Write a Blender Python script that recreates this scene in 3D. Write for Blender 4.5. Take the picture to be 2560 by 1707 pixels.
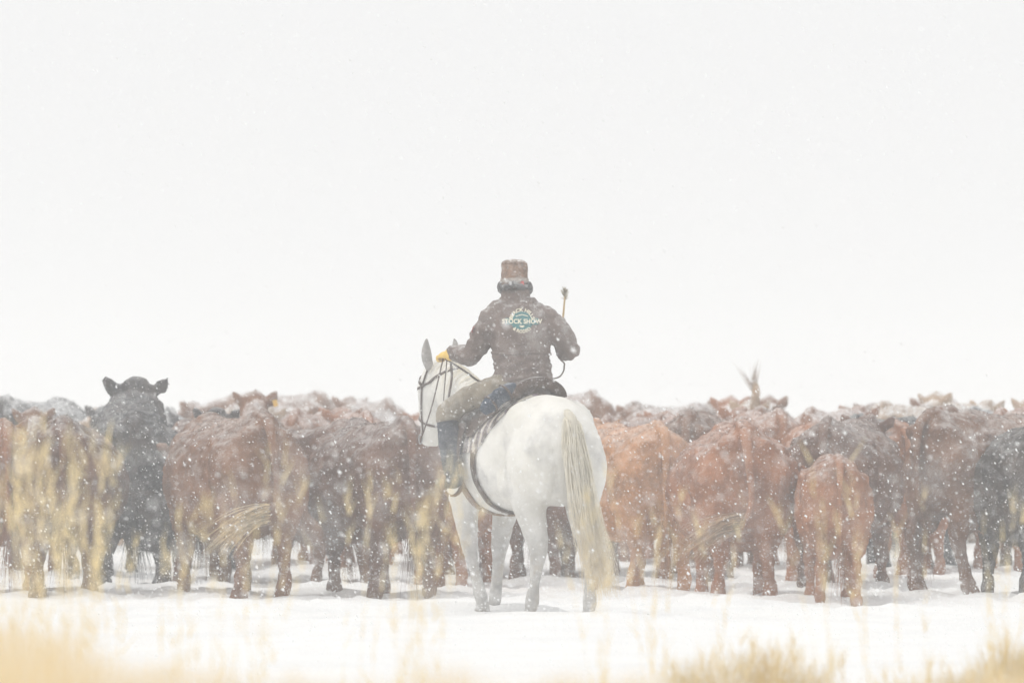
import bpy, math, random
import numpy as np
from mathutils import Vector, noise
from mathutils.bvhtree import BVHTree

for o in list(bpy.data.objects):
    bpy.data.objects.remove(o)
random.seed(7)
RNG = np.random.default_rng(11)
sc = bpy.context.scene
COL = sc.collection

# ------------------------------------------------------------------ camera
CAM_H = 1.68
LENS = 400.0
FPX = 2560 * LENS / 36.0          # focal length in photograph pixels
HORIZON = 915.0
cam = bpy.data.cameras.new("camera")
cam.lens = LENS
cam.sensor_width = 36.0
cam.sensor_fit = 'HORIZONTAL'
cam.clip_start = 0.5
cam.clip_end = 6000
cam.dof.use_dof = True
cam.dof.focus_distance = 77.5
cam.dof.aperture_fstop = 5.2
camo = bpy.data.objects.new("camera", cam)
COL.objects.link(camo)
camo.location = (0, 0, CAM_H)
camo.rotation_euler = (math.radians(90) + math.atan((HORIZON - 853.5) / FPX), 0, 0)
sc.camera = camo

# ------------------------------------------------------------------ world (whiteout overcast)
SUN_EL, SUN_AZ = math.radians(62), math.radians(250)     # sun behind cloud, to the left behind the camera
w = bpy.data.worlds.new("World")
sc.world = w
w.use_nodes = True
nt = w.node_tree
nt.nodes.clear()
out = nt.nodes.new('ShaderNodeOutputWorld')
bg = nt.nodes.new('ShaderNodeBackground')
sky = nt.nodes.new('ShaderNodeTexSky')
sky.sky_type = 'NISHITA'
sky.sun_disc = False
sky.sun_elevation = SUN_EL
sky.sun_rotation = SUN_AZ
sky.dust_density = 6.0
hs = nt.nodes.new('ShaderNodeHueSaturation')
hs.inputs['Saturation'].default_value = 0.1
mx = nt.nodes.new('ShaderNodeMix')
mx.data_type = 'RGBA'
mx.inputs[0].default_value = 0.97
mx.inputs[7].default_value = (9.3, 9.32, 9.33, 1)
nt.links.new(sky.outputs[0], hs.inputs['Color'])
nt.links.new(hs.outputs[0], mx.inputs[6])
nt.links.new(mx.outputs[2], bg.inputs['Color'])
bg.inputs['Strength'].default_value = 0.1
nt.links.new(bg.outputs[0], out.inputs['Surface'])

sun = bpy.data.lights.new("sun", 'SUN')
sun.energy = 1.35
sun.angle = math.radians(35)
sun.color = (1.0, 0.96, 0.89)
suno = bpy.data.objects.new("sun", sun)
COL.objects.link(suno)
SD = Vector((math.sin(SUN_AZ) * math.cos(SUN_EL), math.cos(SUN_AZ) * math.cos(SUN_EL), math.sin(SUN_EL)))
suno.rotation_euler = SD.to_track_quat('Z', 'Y').to_euler()

# ------------------------------------------------------------------ render look
sc.view_settings.view_transform = 'Standard'
sc.view_settings.look = 'None'
sc.view_settings.exposure = 0.0
sc.view_settings.gamma = 1.0
sc.view_settings.use_curve_mapping = False
sc.render.engine = 'CYCLES'
sc.cycles.use_denoising = True
sc.cycles.max_bounces = 5
sc.cycles.diffuse_bounces = 3
sc.cycles.volume_bounces = 1
sc.cycles.adaptive_threshold = 0.02
sc.cycles.caustics_reflective = False
sc.cycles.caustics_refractive = False


# ------------------------------------------------------------------ helpers
def at(px, py, d):
    """photograph pixel at depth d -> a point in metres"""
    return Vector(((px - 1280) * d / FPX, d, CAM_H - (py - HORIZON) * d / FPX))


def mesh_np(name, V, F, smooth=True):
    """mesh from an (n,3) vertex array and a list/array of equal or mixed faces"""
    me = bpy.data.meshes.new(name)
    if isinstance(F, np.ndarray):
        k = F.shape[1]
        me.vertices.add(len(V))
        me.vertices.foreach_set('co', np.asarray(V, dtype=np.float32).ravel())
        me.loops.add(F.size)
        me.loops.foreach_set('vertex_index', F.astype(np.int32).ravel())
        me.polygons.add(len(F))
        me.polygons.foreach_set('loop_start', (np.arange(len(F)) * k).astype(np.int32))
        me.update(calc_edges=True)
        me.validate()
    else:
        me.from_pydata([tuple(v) for v in V], [], [tuple(f) for f in F])
        me.update()
    if smooth:
        me.polygons.foreach_set('use_smooth', np.ones(len(me.polygons), dtype=bool))
    return me


def link(name, me, mat=None, parent=None):
    o = bpy.data.objects.new(name, me)
    COL.objects.link(o)
    if mat is not None and me is not None and len(me.materials) == 0:
        me.materials.append(mat)
    if parent is not None:
        o.parent = parent
    return o


def thing(name, label, cat, loc=(0, 0, 0), rz=0.0, group=None):
    o = bpy.data.objects.new(name, None)
    o.empty_display_size = 0.2
    COL.objects.link(o)
    o.location = loc
    o.rotation_euler = (0, 0, rz)
    return tag(o, label, cat, group)


def tag(o, label, cat=None, group=None, kind=None):
    o["label"] = label
    if cat:
        o["category"] = cat
    if group:
        o["group"] = group
    if kind:
        o["kind"] = kind
    return o


def spline(P, sub=4):
    """Catmull-Rom through the rows of P (any number of columns)"""
    P = np.asarray(P, dtype=float)
    if len(P) < 3:
        t = np.linspace(0, 1, sub + 1)[:, None]
        return P[0] * (1 - t) + P[-1] * t
    Q = np.vstack([2 * P[0] - P[1], P, 2 * P[-1] - P[-2]])
    outp = []
    for i in range(1, len(Q) - 2):
        for s in range(sub):
            t = s / sub
            a, b, c, d = Q[i - 1], Q[i], Q[i + 1], Q[i + 2]
            outp.append(0.5 * ((2 * b) + (-a + c) * t + (2 * a - 5 * b + 4 * c - d) * t * t + (-a + 3 * b - 3 * c + d) * t ** 3))
    outp.append(P[-1])
    return np.array(outp)


def tube(P, n=14, ref=(1, 0, 0), sub=4):
    """lofted tube; rows of P are x,y,z,r or x,y,z,ra,rb (ra along ref, rb across)"""
    P = np.asarray(P, dtype=float)
    if P.shape[1] == 4:
        P = np.hstack([P, P[:, 3:4]])
    S = spline(P, sub)
    C, R = S[:, :3], np.maximum(S[:, 3:], 0.0015)
    T = np.gradient(C, axis=0)
    T /= np.linalg.norm(T, axis=1)[:, None] + 1e-9
    ref = np.array(ref, dtype=float)
    A = ref - (T @ ref)[:, None] * T
    A /= np.linalg.norm(A, axis=1)[:, None] + 1e-9
    B = np.cross(T, A)
    th = np.linspace(0, 2 * math.pi, n, endpoint=False)
    V = (C[:, None, :] + A[:, None, :] * (np.cos(th)[None, :, None] * R[:, 0, None, None])
         + B[:, None, :] * (np.sin(th)[None, :, None] * R[:, 1, None, None])).reshape(-1, 3)
    k = len(C)
    F = []
    for i in range(k - 1):
        for j in range(n):
            F.append((i * n + j, i * n + (j + 1) % n, (i + 1) * n + (j + 1) % n, (i + 1) * n + j))
    F.append(tuple(range(n))[::-1])
    F.append(tuple((k - 1) * n + j for j in range(n)))
    return V, F


def loft_y(S, n=28, sub=3):
    """trunk: rows y, zc, hw, ht, hb, exponent top, exponent bottom"""
    S = spline(np.asarray(S, dtype=float), sub)
    th = np.linspace(0, 2 * math.pi, n, endpoint=False)
    V, F = [], []
    for (y, zc, hw, ht, hb, nt_, nb) in S:
        for a in th:
            c, s = math.cos(a), math.sin(a)
            e = nt_ if s >= 0 else nb
            x = max(hw, .004) * math.copysign(abs(c) ** (2 / e), c)
            z = zc + max(ht if s >= 0 else hb, .004) * math.copysign(abs(s) ** (2 / e), s)
            V.append((x, y, z))
    k = len(S)
    for i in range(k - 1):
        for j in range(n):
            F.append((i * n + j, i * n + (j + 1) % n, (i + 1) * n + (j + 1) % n, (i + 1) * n + j))
    F.append(tuple(range(n))[::-1])
    F.append(tuple((k - 1) * n + j for j in range(n)))
    return np.array(V), F


def ell(c, r, n=12):
    """ellipsoid"""
    zs = np.linspace(-1, 1, n)
    return tube([(c[0], c[1], c[2] + r[2] * math.sin(t * math.pi / 2) * .999,
                  r[0] * max(math.cos(t * math.pi / 2), .05), r[1] * max(math.cos(t * math.pi / 2), .05)) for t in zs], n=14, sub=1)


def join(parts):
    V, F, o = [], [], 0
    for v, f in parts:
        V.append(np.asarray(v))
        F += [tuple(i + o for i in q) for q in f]
        o += len(v)
    return np.vstack(V), F


def fuse(parts, voxel, smooth=6, fac=0.5):
    """union of closed shapes into one continuous skin"""
    V, F = join(parts)
    me = mesh_np("tmp", V, F)
    o = bpy.data.objects.new("tmp", me)
    COL.objects.link(o)
    m = o.modifiers.new("r", 'REMESH')
    m.mode = 'VOXEL'
    m.voxel_size = voxel
    if smooth:
        s = o.modifiers.new("s", 'SMOOTH')
        s.factor = fac
        s.iterations = smooth
    dg = bpy.context.evaluated_depsgraph_get()
    res = bpy.data.meshes.new_from_object(o.evaluated_get(dg))
    bpy.data.objects.remove(o)
    bpy.data.meshes.remove(me)
    res.polygons.foreach_set('use_smooth', np.ones(len(res.polygons), dtype=bool))
    return res


def co(me):
    a = np.empty(len(me.vertices) * 3, dtype=np.float32)
    me.vertices.foreach_get('co', a)
    return a.reshape(-1, 3).astype(float)


def nrm(me):
    a = np.empty(len(me.vertices) * 3, dtype=np.float32)
    me.vertices.foreach_get('normal', a)
    return a.reshape(-1, 3).astype(float)


def ruffle(me, amp, scale, seed=0.0, mask=None, stretch=(1, 1, 1)):
    """push vertices along their normals by fractal noise"""
    C, N = co(me), nrm(me)
    off = Vector((seed, seed * 1.7, -seed))
    d = np.array([noise.fractal(Vector((c[0] * stretch[0], c[1] * stretch[1], c[2] * stretch[2])) * scale + off, 0.8, 2.0, 3) for c in C]) * amp
    if mask is not None:
        d *= mask(C)
    C += N * d[:, None]
    me.vertices.foreach_set('co', C.astype(np.float32).ravel())
    me.update()


def bvh_of(me):
    return BVHTree.FromPolygons([v.co for v in me.vertices], [p.vertices for p in me.polygons])


def ribbons(lines, widths, rnd=None):
    """hair or blades: every line (m,3) becomes a tapering ribbon. lines (k,m,3)"""
    L = np.asarray(lines, dtype=float)
    k, m, _ = L.shape
    W = np.asarray(widths, dtype=float)
    if W.ndim == 1:
        W = W[:, None] * np.linspace(1, 0.12, m)[None, :]
    T = L[:, -1] - L[:, 0]
    T /= np.linalg.norm(T, axis=1)[:, None] + 1e-9
    r = (rnd or RNG).normal(size=(k, 3))
    S = np.cross(T, r)
    S /= np.linalg.norm(S, axis=1)[:, None] + 1e-9
    A = L - S[:, None, :] * W[:, :, None] * .5
    B = L + S[:, None, :] * W[:, :, None] * .5
    V = np.stack([A, B], axis=2).reshape(-1, 3)
    base = (np.arange(k) * m * 2)[:, None]
    i = (np.arange(m - 1) * 2)[None, :]
    F = np.stack([base + i, base + i + 1, base + i + 3, base + i + 2], axis=-1).reshape(-1, 4)
    return V, F


def strap(bvh, pts_dirs, width, thick, off, wdir):
    """a leather strap laid on a skin: pts_dirs = list of (outside point, direction inwards); wdir = width axis"""
    P = []
    for p, d in pts_dirs:
        h = bvh.ray_cast(Vector(p), Vector(d).normalized())
        if h[0] is None or h[0].z < .68:
            continue
        P.append((np.array(h[0]) - np.array(Vector(d).normalized()) * off, -np.array(Vector(d).normalized())))
    return slab(P, width, thick, wdir)


def slab(P, width, thick, wdir):
    """box-section band through (point, outward) pairs"""
    V, F = [], []
    wd = np.array(wdir, dtype=float)
    for i, (p, n_) in enumerate(P):
        t = P[min(i + 1, len(P) - 1)][0] - P[max(i - 1, 0)][0]
        t = t / (np.linalg.norm(t) + 1e-9)
        a = wd - (wd @ t) * t
        a = a / (np.linalg.norm(a) + 1e-9)
        b = np.cross(t, a)
        if b @ n_ < 0:
            b = -b
        for sa, sb in ((-1, 0), (1, 0), (1, 1), (-1, 1)):
            V.append(p + a * sa * width / 2 + b * sb * thick)
    for i in range(len(P) - 1):
        for j in range(4):
            F.append((i * 4 + j, i * 4 + (j + 1) % 4, i * 4 + 4 + (j + 1) % 4, i * 4 + 4 + j))
    k = len(P) - 1
    F.append((3, 2, 1, 0))
    F.append((k * 4, k * 4 + 1, k * 4 + 2, k * 4 + 3))
    return np.array(V), F


# ------------------------------------------------------------------ materials
def mat_new(name):
    m = bpy.data.materials.new(name)
    m.use_nodes = True
    t = m.node_tree
    b = t.nodes['Principled BSDF']
    b.inputs['Specular IOR Level'].default_value = 0.15
    return m, t, b


def N(t, kind, **kw):
    n = t.nodes.new(kind)
    for k, v in kw.items():
        setattr(n, k, v)
    return n


def mixc(t, fac, a, b):
    n = t.nodes.new('ShaderNodeMix')
    n.data_type = 'RGBA'
    for sock, v in ((n.inputs[0], fac), (n.inputs[6], a), (n.inputs[7], b)):
        if isinstance(v, (int, float)):
            sock.default_value = v
        elif isinstance(v, tuple):
            sock.default_value = (*v[:3], 1)
        else:
            t.links.new(v, sock)
    return n.outputs[2]


def noise_n(t, scale, detail=4, rough=.6, coord='Object', stretch=None):
    tc = t.nodes.new('ShaderNodeTexCoord')
    n = t.nodes.new('ShaderNodeTexNoise')
    n.inputs['Scale'].default_value = scale
    n.inputs['Detail'].default_value = detail
    n.inputs['Roughness'].default_value = rough
    src = tc.outputs[coord]
    if stretch:
        mp = t.nodes.new('ShaderNodeMapping')
        mp.inputs['Scale'].default_value = stretch
        t.links.new(src, mp.inputs[0])
        src = mp.outputs[0]
    t.links.new(src, n.inputs['Vector'])
    return n.outputs['Fac']


def ramp(t, src, a, b, lo=0.0, hi=1.0):
    n = t.nodes.new('ShaderNodeMapRange')
    n.inputs[1].default_value, n.inputs[2].default_value = a, b
    n.inputs[3].default_value, n.inputs[4].default_value = lo, hi
    n.interpolation_type = 'SMOOTHSTEP'
    t.links.new(src, n.inputs[0])
    return n.outputs[0]


def mathn(t, op, a, b):
    n = t.nodes.new('ShaderNodeMath')
    n.operation = op
    for s, v in ((n.inputs[0], a), (n.inputs[1], b)):
        if isinstance(v, (int, float)):
            s.default_value = v
        else:
            t.links.new(v, s)
    return n.outputs[0]


def bump(t, b, src, strength, dist):
    n = t.nodes.new('ShaderNodeBump')
    n.inputs['Strength'].default_value = strength
    n.inputs['Distance'].default_value = dist
    t.links.new(src, n.inputs['Height'])
    t.links.new(n.outputs[0], b.inputs['Normal'])


SNOW_C = (.86, .87, .88)


def snow_mask(t, lo, hi, scale, a, b, from_attr=False):
    """snow lying on faces that look up, broken into streaks and crumbs"""
    if from_attr:
        at_ = t.nodes.new('ShaderNodeAttribute')
        at_.attribute_name = 'upness'
        up = at_.outputs['Fac']
    else:
        g = t.nodes.new('ShaderNodeNewGeometry')
        s = t.nodes.new('ShaderNodeSeparateXYZ')
        t.links.new(g.outputs['Normal'], s.inputs[0])
        up = s.outputs['Z']
    u = ramp(t, up, lo, hi)
    n1 = ramp(t, noise_n(t, scale, 5, .7), a, b)
    return mathn(t, 'MULTIPLY', u, n1)


def mat_coat(from_attr=False):
    """cattle hair; the hue is each animal's own object colour"""
    m, t, b = mat_new('cattle_hair' if from_attr else 'cattle_hide')
    oi = t.nodes.new('ShaderNodeObjectInfo')
    c = oi.outputs['Color']
    dark = mixc(t, .45, c, (0.012, .008, .007))
    lite = mixc(t, .12, c, (.55, .36, .24))
    base = mixc(t, ramp(t, noise_n(t, 4.5, 5, .65), .35, .68), dark, lite)
    base = mixc(t, ramp(t, noise_n(t, 38, 3, .6, stretch=(1, .6, .35)), .35, .75, 0, .55), base, c)
    # crumbs of snow caught in the hair everywhere, more on the back
    crumbs = ramp(t, noise_n(t, 55, 2, .5), .68, .76, 0, .35)
    base = mixc(t, crumbs, base, SNOW_C)
    base = mixc(t, mathn(t, 'MULTIPLY', snow_mask(t, .30, .90, 26, .28, .66, from_attr), oi.outputs['Alpha']), base, SNOW_C)  # alpha weights this snow white; on far cattle it also paints haze
    t.links.new(base, b.inputs['Base Color'])
    b.inputs['Roughness'].default_value = .95
    b.inputs['Specular IOR Level'].default_value = .05
    if not from_attr:
        bump(t, b, noise_n(t, 60, 4, .6, stretch=(1, .7, .4)), .6, .015)
    return m


def mat_simple(name, col, rough=.85, var=.25, scale=20, snow=0.0, crumbs=0.0, bmp=.2):
    m, t, b = mat_new(name)
    c2 = tuple(x * (1 - var) for x in col)
    base = mixc(t, ramp(t, noise_n(t, scale, 4), .3, .7), c2, col)
    if crumbs:
        base = mixc(t, ramp(t, noise_n(t, 90, 2, .5), .64, .72, 0, crumbs), base, SNOW_C)
    if snow:
        base = mixc(t, mathn(t, 'MULTIPLY', snow_mask(t, .45, .95, 26, .4, .65), snow), base, SNOW_C)
    t.links.new(base, b.inputs['Base Color'])
    b.inputs['Roughness'].default_value = rough
    if bmp:
        bump(t, b, noise_n(t, scale * 6, 3), bmp, .004)
    return m


M = {}
M['hide'] = mat_coat(False)
M['hair'] = mat_coat(True)


def mat_objcol(name, var=.35):
    m, t, b = mat_new(name)
    oi = t.nodes.new('ShaderNodeObjectInfo')
    dark = mixc(t, var, oi.outputs['Color'], (.01, .009, .008))
    t.links.new(mixc(t, ramp(t, noise_n(t, 25, 3), .35, .65), dark, oi.outputs['Color']), b.inputs['Base Color'])
    b.inputs['Roughness'].default_value = .9
    return m


M['tail'] = mat_objcol('tail_hair')


def mat_snow():
    m, t, b = mat_new('snow')
    n = ramp(t, noise_n(t, .9, 5, .6), .3, .7)
    tc = t.nodes.new('ShaderNodeTexCoord')
    sx = t.nodes.new('ShaderNodeSeparateXYZ')
    t.links.new(tc.outputs['Object'], sx.inputs[0])
    trod = ramp(t, sx.outputs['Y'], 78, 84)
    dirt = mathn(t, 'MULTIPLY', trod, ramp(t, noise_n(t, 1.7, 6, .7), .46, .70, 0, .22))
    white = mixc(t, n, (.78, .785, .79), (.84, .84, .835))
    t.links.new(mixc(t, dirt, white, (.50, .44, .36)), b.inputs['Base Color'])
    b.inputs['Roughness'].default_value = .9
    b.inputs['Subsurface Weight'].default_value = 0
    bump(t, b, noise_n(t, 9, 6, .65), .5, .05)
    return m


M['snow'] = mat_snow()


def mat_horse():
    m, t, b = mat_new('grey_horse_coat')
    g = t.nodes.new('ShaderNodeTexCoord')
    s = t.nodes.new('ShaderNodeSeparateXYZ')
    t.links.new(g.outputs['Object'], s.inputs[0])
    white = mixc(t, ramp(t, noise_n(t, 3.0, 4), .3, .7), (.70, .68, .625), (.80, .785, .745))
    grey = mixc(t, ramp(t, noise_n(t, 9.0, 4, .6), .35, .65), (.33, .325, .32), (.52, .51, .50))
    legs = ramp(t, s.outputs['Z'], 1.0, .45, 0, .85)             # a grey keeps its darker legs longest
    dapple = ramp(t, noise_n(t, 4.2, 3, .5), .48, .70, 0, .6)
    f = mathn(t, 'MAXIMUM', legs, dapple)
    col = mixc(t, f, white, grey)
    stain = mathn(t, 'MULTIPLY', ramp(t, s.outputs['Z'], 1.2, .5), ramp(t, noise_n(t, 7, 5, .7), .5, .75, 0, .5))
    col = mixc(t, stain, col, (.42, .34, .24))
    hoof = ramp(t, s.outputs['Z'], .10, .075)
    col = mixc(t, hoof, col, (.20, .18, .16))
    t.links.new(col, b.inputs['Base Color'])
    b.inputs['Roughness'].default_value = .75
    bump(t, b, noise_n(t, 45, 5, .7, stretch=(1, 1, .4)), .5, .012)
    return m


M['horse'] = mat_horse()
M['horse_ear'] = mat_simple('horse_ear_hair', (.42, .40, .385), var=.3)
M['mane'] = mat_simple('pale_horse_hair', (.93, .89, .79), .7, .12, 14, bmp=0)
_t = M['mane'].node_tree
_b = _t.nodes['Principled BSDF']
_tc = _t.nodes.new('ShaderNodeTexCoord')
_sx = _t.nodes.new('ShaderNodeSeparateXYZ')
_t.links.new(_tc.outputs['Object'], _sx.inputs[0])
_src = _b.inputs['Base Color'].links[0].from_socket
_t.links.new(mixc(_t, ramp(_t, _sx.outputs['Z'], 1.05, .25, 0, .75), _src, (.78, .66, .45)), _b.inputs['Base Color'])   # the ends are stained yellow
_tr = _t.nodes.new('ShaderNodeBsdfTranslucent')
_t.links.new(_b.inputs['Base Color'].links[0].from_socket, _tr.inputs['Color'])
_ms = _t.nodes.new('ShaderNodeMixShader')
_ms.inputs[0].default_value = .5
_t.links.new(_b.outputs[0], _ms.inputs[1])
_t.links.new(_tr.outputs[0], _ms.inputs[2])
_t.links.new(_ms.outputs[0], _t.nodes['Material Output'].inputs['Surface'])
M['leather'] = mat_simple('dark_leather', (.095, .06, .045), .6, .45, 18, snow=.45, crumbs=.35)
M['leather_tan'] = mat_simple('tan_leather', (.30, .19, .11), .6, .4, 18, snow=.4, crumbs=.3)
M['jacket'] = mat_simple('jacket_cloth', (.20, .155, .138), .9, .3, 9, snow=.5, crumbs=.38, bmp=.3)
M['chaps'] = mat_simple('chaps_leather', (.30, .255, .195), .85, .4, 9, snow=.2, crumbs=.4, bmp=.3)
M['jeans'] = mat_simple('dark_denim', (.035, .045, .065), .9, .4, 12, snow=.3, crumbs=.4)
M['boot'] = mat_simple('boot_leather', (.06, .065, .065), .7, .4, 14, snow=.5, crumbs=.3)
M['cap'] = mat_simple('cap_cloth', (.30, .19, .135), .9, .6, 26, snow=.75, crumbs=.45)
M['cap_fur'] = mat_simple('cap_fur', (.12, .115, .115), .95, .5, 40, snow=.4, crumbs=.5)
M['cap_band'] = mat_simple('cap_band_cloth', (.42, .36, .32), .9, .4, 30, crumbs=.4)
M['capred'] = mat_simple('red_cloth', (.55, .06, .05), .9, .2, 30)
M['glove'] = mat_simple('yellow_glove_leather', (.85, .58, .16), .8, .2, 25)
M['skin'] = mat_simple('skin', (.55, .33, .25), .6, .1, 30)
M['eye'] = mat_simple('eye', (.03, .02, .02), .2, .1, 30, bmp=0)
M['teal'] = mat_simple('teal_print', (.07, .24, .25), .8, .3, 40, crumbs=.5)
M['cream'] = mat_simple('cream_print', (.82, .77, .62), .8, .1, 40, bmp=0)
M['slicker'] = mat_simple('dark_blue_cloth', (.03, .05, .085), .7, .4, 12, snow=.35, crumbs=.25)
M['stick'] = mat_simple('bamboo_stick', (.62, .44, .22), .7, .25, 20)
M['fluff'] = mat_simple('frayed_popper', (.45, .38, .26), .95, .5, 30)
M['cord'] = mat_simple('braided_cord', (.22, .19, .16), .8, .3, 40)
M['horn'] = mat_simple('hoof_horn', (.05, .042, .036), .7, .4, 20)
M['tagy'] = mat_simple('yellow_ear_tag', (.75, .47, .10), .5, .1, 20, bmp=0)
M['metal'] = mat_simple('bit_metal', (.35, .35, .36), .35, .2, 30)
M['metal'].node_tree.nodes['Principled BSDF'].inputs['Metallic'].default_value = .9


def mat_blanket():
    m, t, b = mat_new('woven_blanket')
    tc = t.nodes.new('ShaderNodeTexCoord')
    wv = t.nodes.new('ShaderNodeTexWave')
    wv.wave_type = 'BANDS'
    wv.bands_direction = 'Y'
    wv.inputs['Scale'].default_value = 4.2
    wv.inputs['Distortion'].default_value = 2.0
    wv.inputs['Detail'].default_value = 3
    wv.inputs['Detail Scale'].default_value = 5
    t.links.new(tc.outputs['Object'], wv.inputs[0])
    c = mixc(t, ramp(t, wv.outputs['Fac'], .25, .45), (.50, .46, .40), (.20, .155, .19))
    c = mixc(t, ramp(t, wv.outputs['Fac'], .68, .80), c, (.12, .09, .075))
    c = mixc(t, ramp(t, noise_n(t, 60, 2), .6, .7, 0, .4), c, SNOW_C)
    t.links.new(c, b.inputs['Base Color'])
    b.inputs['Roughness'].default_value = .95
    return m


M['blanket'] = mat_blanket()


def mat_grass(name, a, b_, c):
    m, t, b = mat_new(name)
    oi = noise_n(t, 2.3, 3)
    f = noise_n(t, 31, 2)
    col = mixc(t, ramp(t, oi, .35, .65), a, b_)
    col = mixc(t, ramp(t, f, .5, .75, 0, .6), col, c)
    t.links.new(col, b.inputs['Base Color'])
    b.inputs['Roughness'].default_value = .8
    tr = t.nodes.new('ShaderNodeBsdfTranslucent')
    t.links.new(col, tr.inputs['Color'])
    ms = t.nodes.new('ShaderNodeMixShader')
    ms.inputs[0].default_value = .45
    t.links.new(b.outputs[0], ms.inputs[1])
    t.links.new(tr.outputs[0], ms.inputs[2])
    t.links.new(ms.outputs[0], t.nodes['Material Output'].inputs['Surface'])
    return m


M['straw'] = mat_grass('dry_straw', (.88, .71, .43), (.92, .79, .55), (.80, .62, .36))
M['plume'] = mat_grass('dry_seed_heads', (.86, .70, .38), (.90, .76, .46), (.78, .61, .32))
M['sage'] = mat_grass('olive_dry_grass', (.66, .52, .25), (.80, .63, .34), (.46, .40, .18))
m, t, b = mat_new('snowflake')
b.inputs['Base Color'].default_value = (.97, .975, .98, 1)
b.inputs['Roughness'].default_value = .6
tr = t.nodes.new('ShaderNodeBsdfTranslucent')
tr.inputs['Color'].default_value = (.97, .975, .98, 1)
ms = t.nodes.new('ShaderNodeMixShader')
ms.inputs[0].default_value = .5
t.links.new(b.outputs[0], ms.inputs[1])
t.links.new(tr.outputs[0], ms.inputs[2])
t.links.new(ms.outputs[0], t.nodes['Material Output'].inputs['Surface'])
M['flake'] = m


# ------------------------------------------------------------------ ground: one snow sheet out to the horizon
def axis(dense0, dense1, step, far):
    a = list(np.arange(dense0, dense1 + 1e-6, step))
    s, x = step, dense1
    while x < far:
        s *= 1.35
        x += s
        a.append(x)
    s, x = step, dense0
    while x > -far:
        s *= 1.35
        x -= s
        a.insert(0, x)
    return np.array(a)


def ground_z(x, y):
    z = .05 * noise.fractal(Vector((x * .35, y * .22, 3.1)), .9, 2.0, 4)
    churn = math.exp(-((y - 86) / 12.0) ** 2) if y < 86 else max(0.0, 1 - (y - 86) / 60)
    churn *= max(0.0, 1 - max(0, abs(x) - 9) / 6)
    z += .06 * churn * noise.fractal(Vector((x * 2.2, y * 1.5, 9.7)), .7, 2.0, 4)
    hole = noise.noise(Vector((x * 3.6, y * 2.4, 4.4)))
    z -= .10 * churn * max(0.0, hole - .2) * 2.0
    # a low windrow of snow this side of the animals
    z += (.045 + .04 * noise.noise(Vector((x * .55, 1.3, 0)))) * math.exp(-((y - 73.5) / 1.3) ** 2) * max(0, 1 - abs(x) / 40)
    z += .085 * math.exp(-((x + .30) / .55) ** 2 - ((y - 76.65) / .42) ** 2)
    z += .05 * math.exp(-((x - .25) / .6) ** 2 - ((y - 75.0) / .45) ** 2)
    return z


def make_ground():
    xs = axis(-6, 6, .07, 1500)
    ys = axis(66, 96, .11, 1500)
    V = np.array([(x, y, ground_z(x, y) if (abs(x) < 60 and -20 < y < 260) else 0.0) for y in ys for x in xs])
    nx, ny = len(xs), len(ys)
    i = np.arange(nx - 1)[None, :] + (np.arange(ny - 1) * nx)[:, None]
    F = np.stack([i, i + 1, i + nx + 1, i + nx], axis=-1).reshape(-1, 4)
    o = link('snow_ground', mesh_np('snow_ground', V, F), M['snow'])
    tag(o, 'flat field covered in fresh trampled snow', kind='structure')
    return o


make_ground()

# ------------------------------------------------------------------ cattle
HIND = [(.17, -.55, 1.10, .14, .20), (.195, -.62, .93, .145, .21), (.19, -.64, .78, .130, .18), (.17, -.67, .64, .102, .135),
        (.15, -.755, .50, .066, .09), (.155, -.745, .38, .049, .06), (.165, -.72, .25, .045, .05), (.165, -.70, .13, .053, .058),
        (.165, -.665, .08, .049, .054), (.165, -.64, .04, .058, .066), (.165, -.63, 0.0, .062, .072)]
FORE = [(.17, .50, 1.00, .12, .18), (.20, .53, .82, .10, .15), (.19, .54, .66, .08, .105), (.18, .55, .46, .064, .07),
        (.18, .55, .36, .047, .05), (.18, .55, .24, .043, .046), (.18, .555, .13, .054, .057), (.18, .585, .08, .049, .053),
        (.18, .61, .04, .057, .064), (.18, .62, 0.0, .061, .070)]


def leg(base, side, dy=0.0, lift=0.0, dx=0.0, ztop=1.0):
    out_ = []
    for (x, y, z, a, b_) in base:
        k = max(0.0, min(1.0, 1 - z / ztop))
        out_.append((side * (x + dx * k), y + dy * k, z + lift * k * k, a, b_))
    return tube(out_, n=14, sub=3)


def rot_head(P, pivot, pitch, yaw):
    """turn the neck and head points about the neck root, the farther the more"""
    outp = []
    for p in P:
        v = np.array(p[:3]) - pivot
        k = min(1.0, np.linalg.norm(v) / .45)
        a, y_ = pitch * k, yaw * k
        x, yy, z = v
        yy, z = yy * math.cos(a) - z * math.sin(a), yy * math.sin(a) + z * math.cos(a)
        x, yy = x * math.cos(y_) - yy * math.sin(y_), x * math.sin(y_) + yy * math.cos(y_)
        outp.append((pivot[0] + x, pivot[1] + yy, pivot[2] + z, *p[3:]))
    return outp


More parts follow.
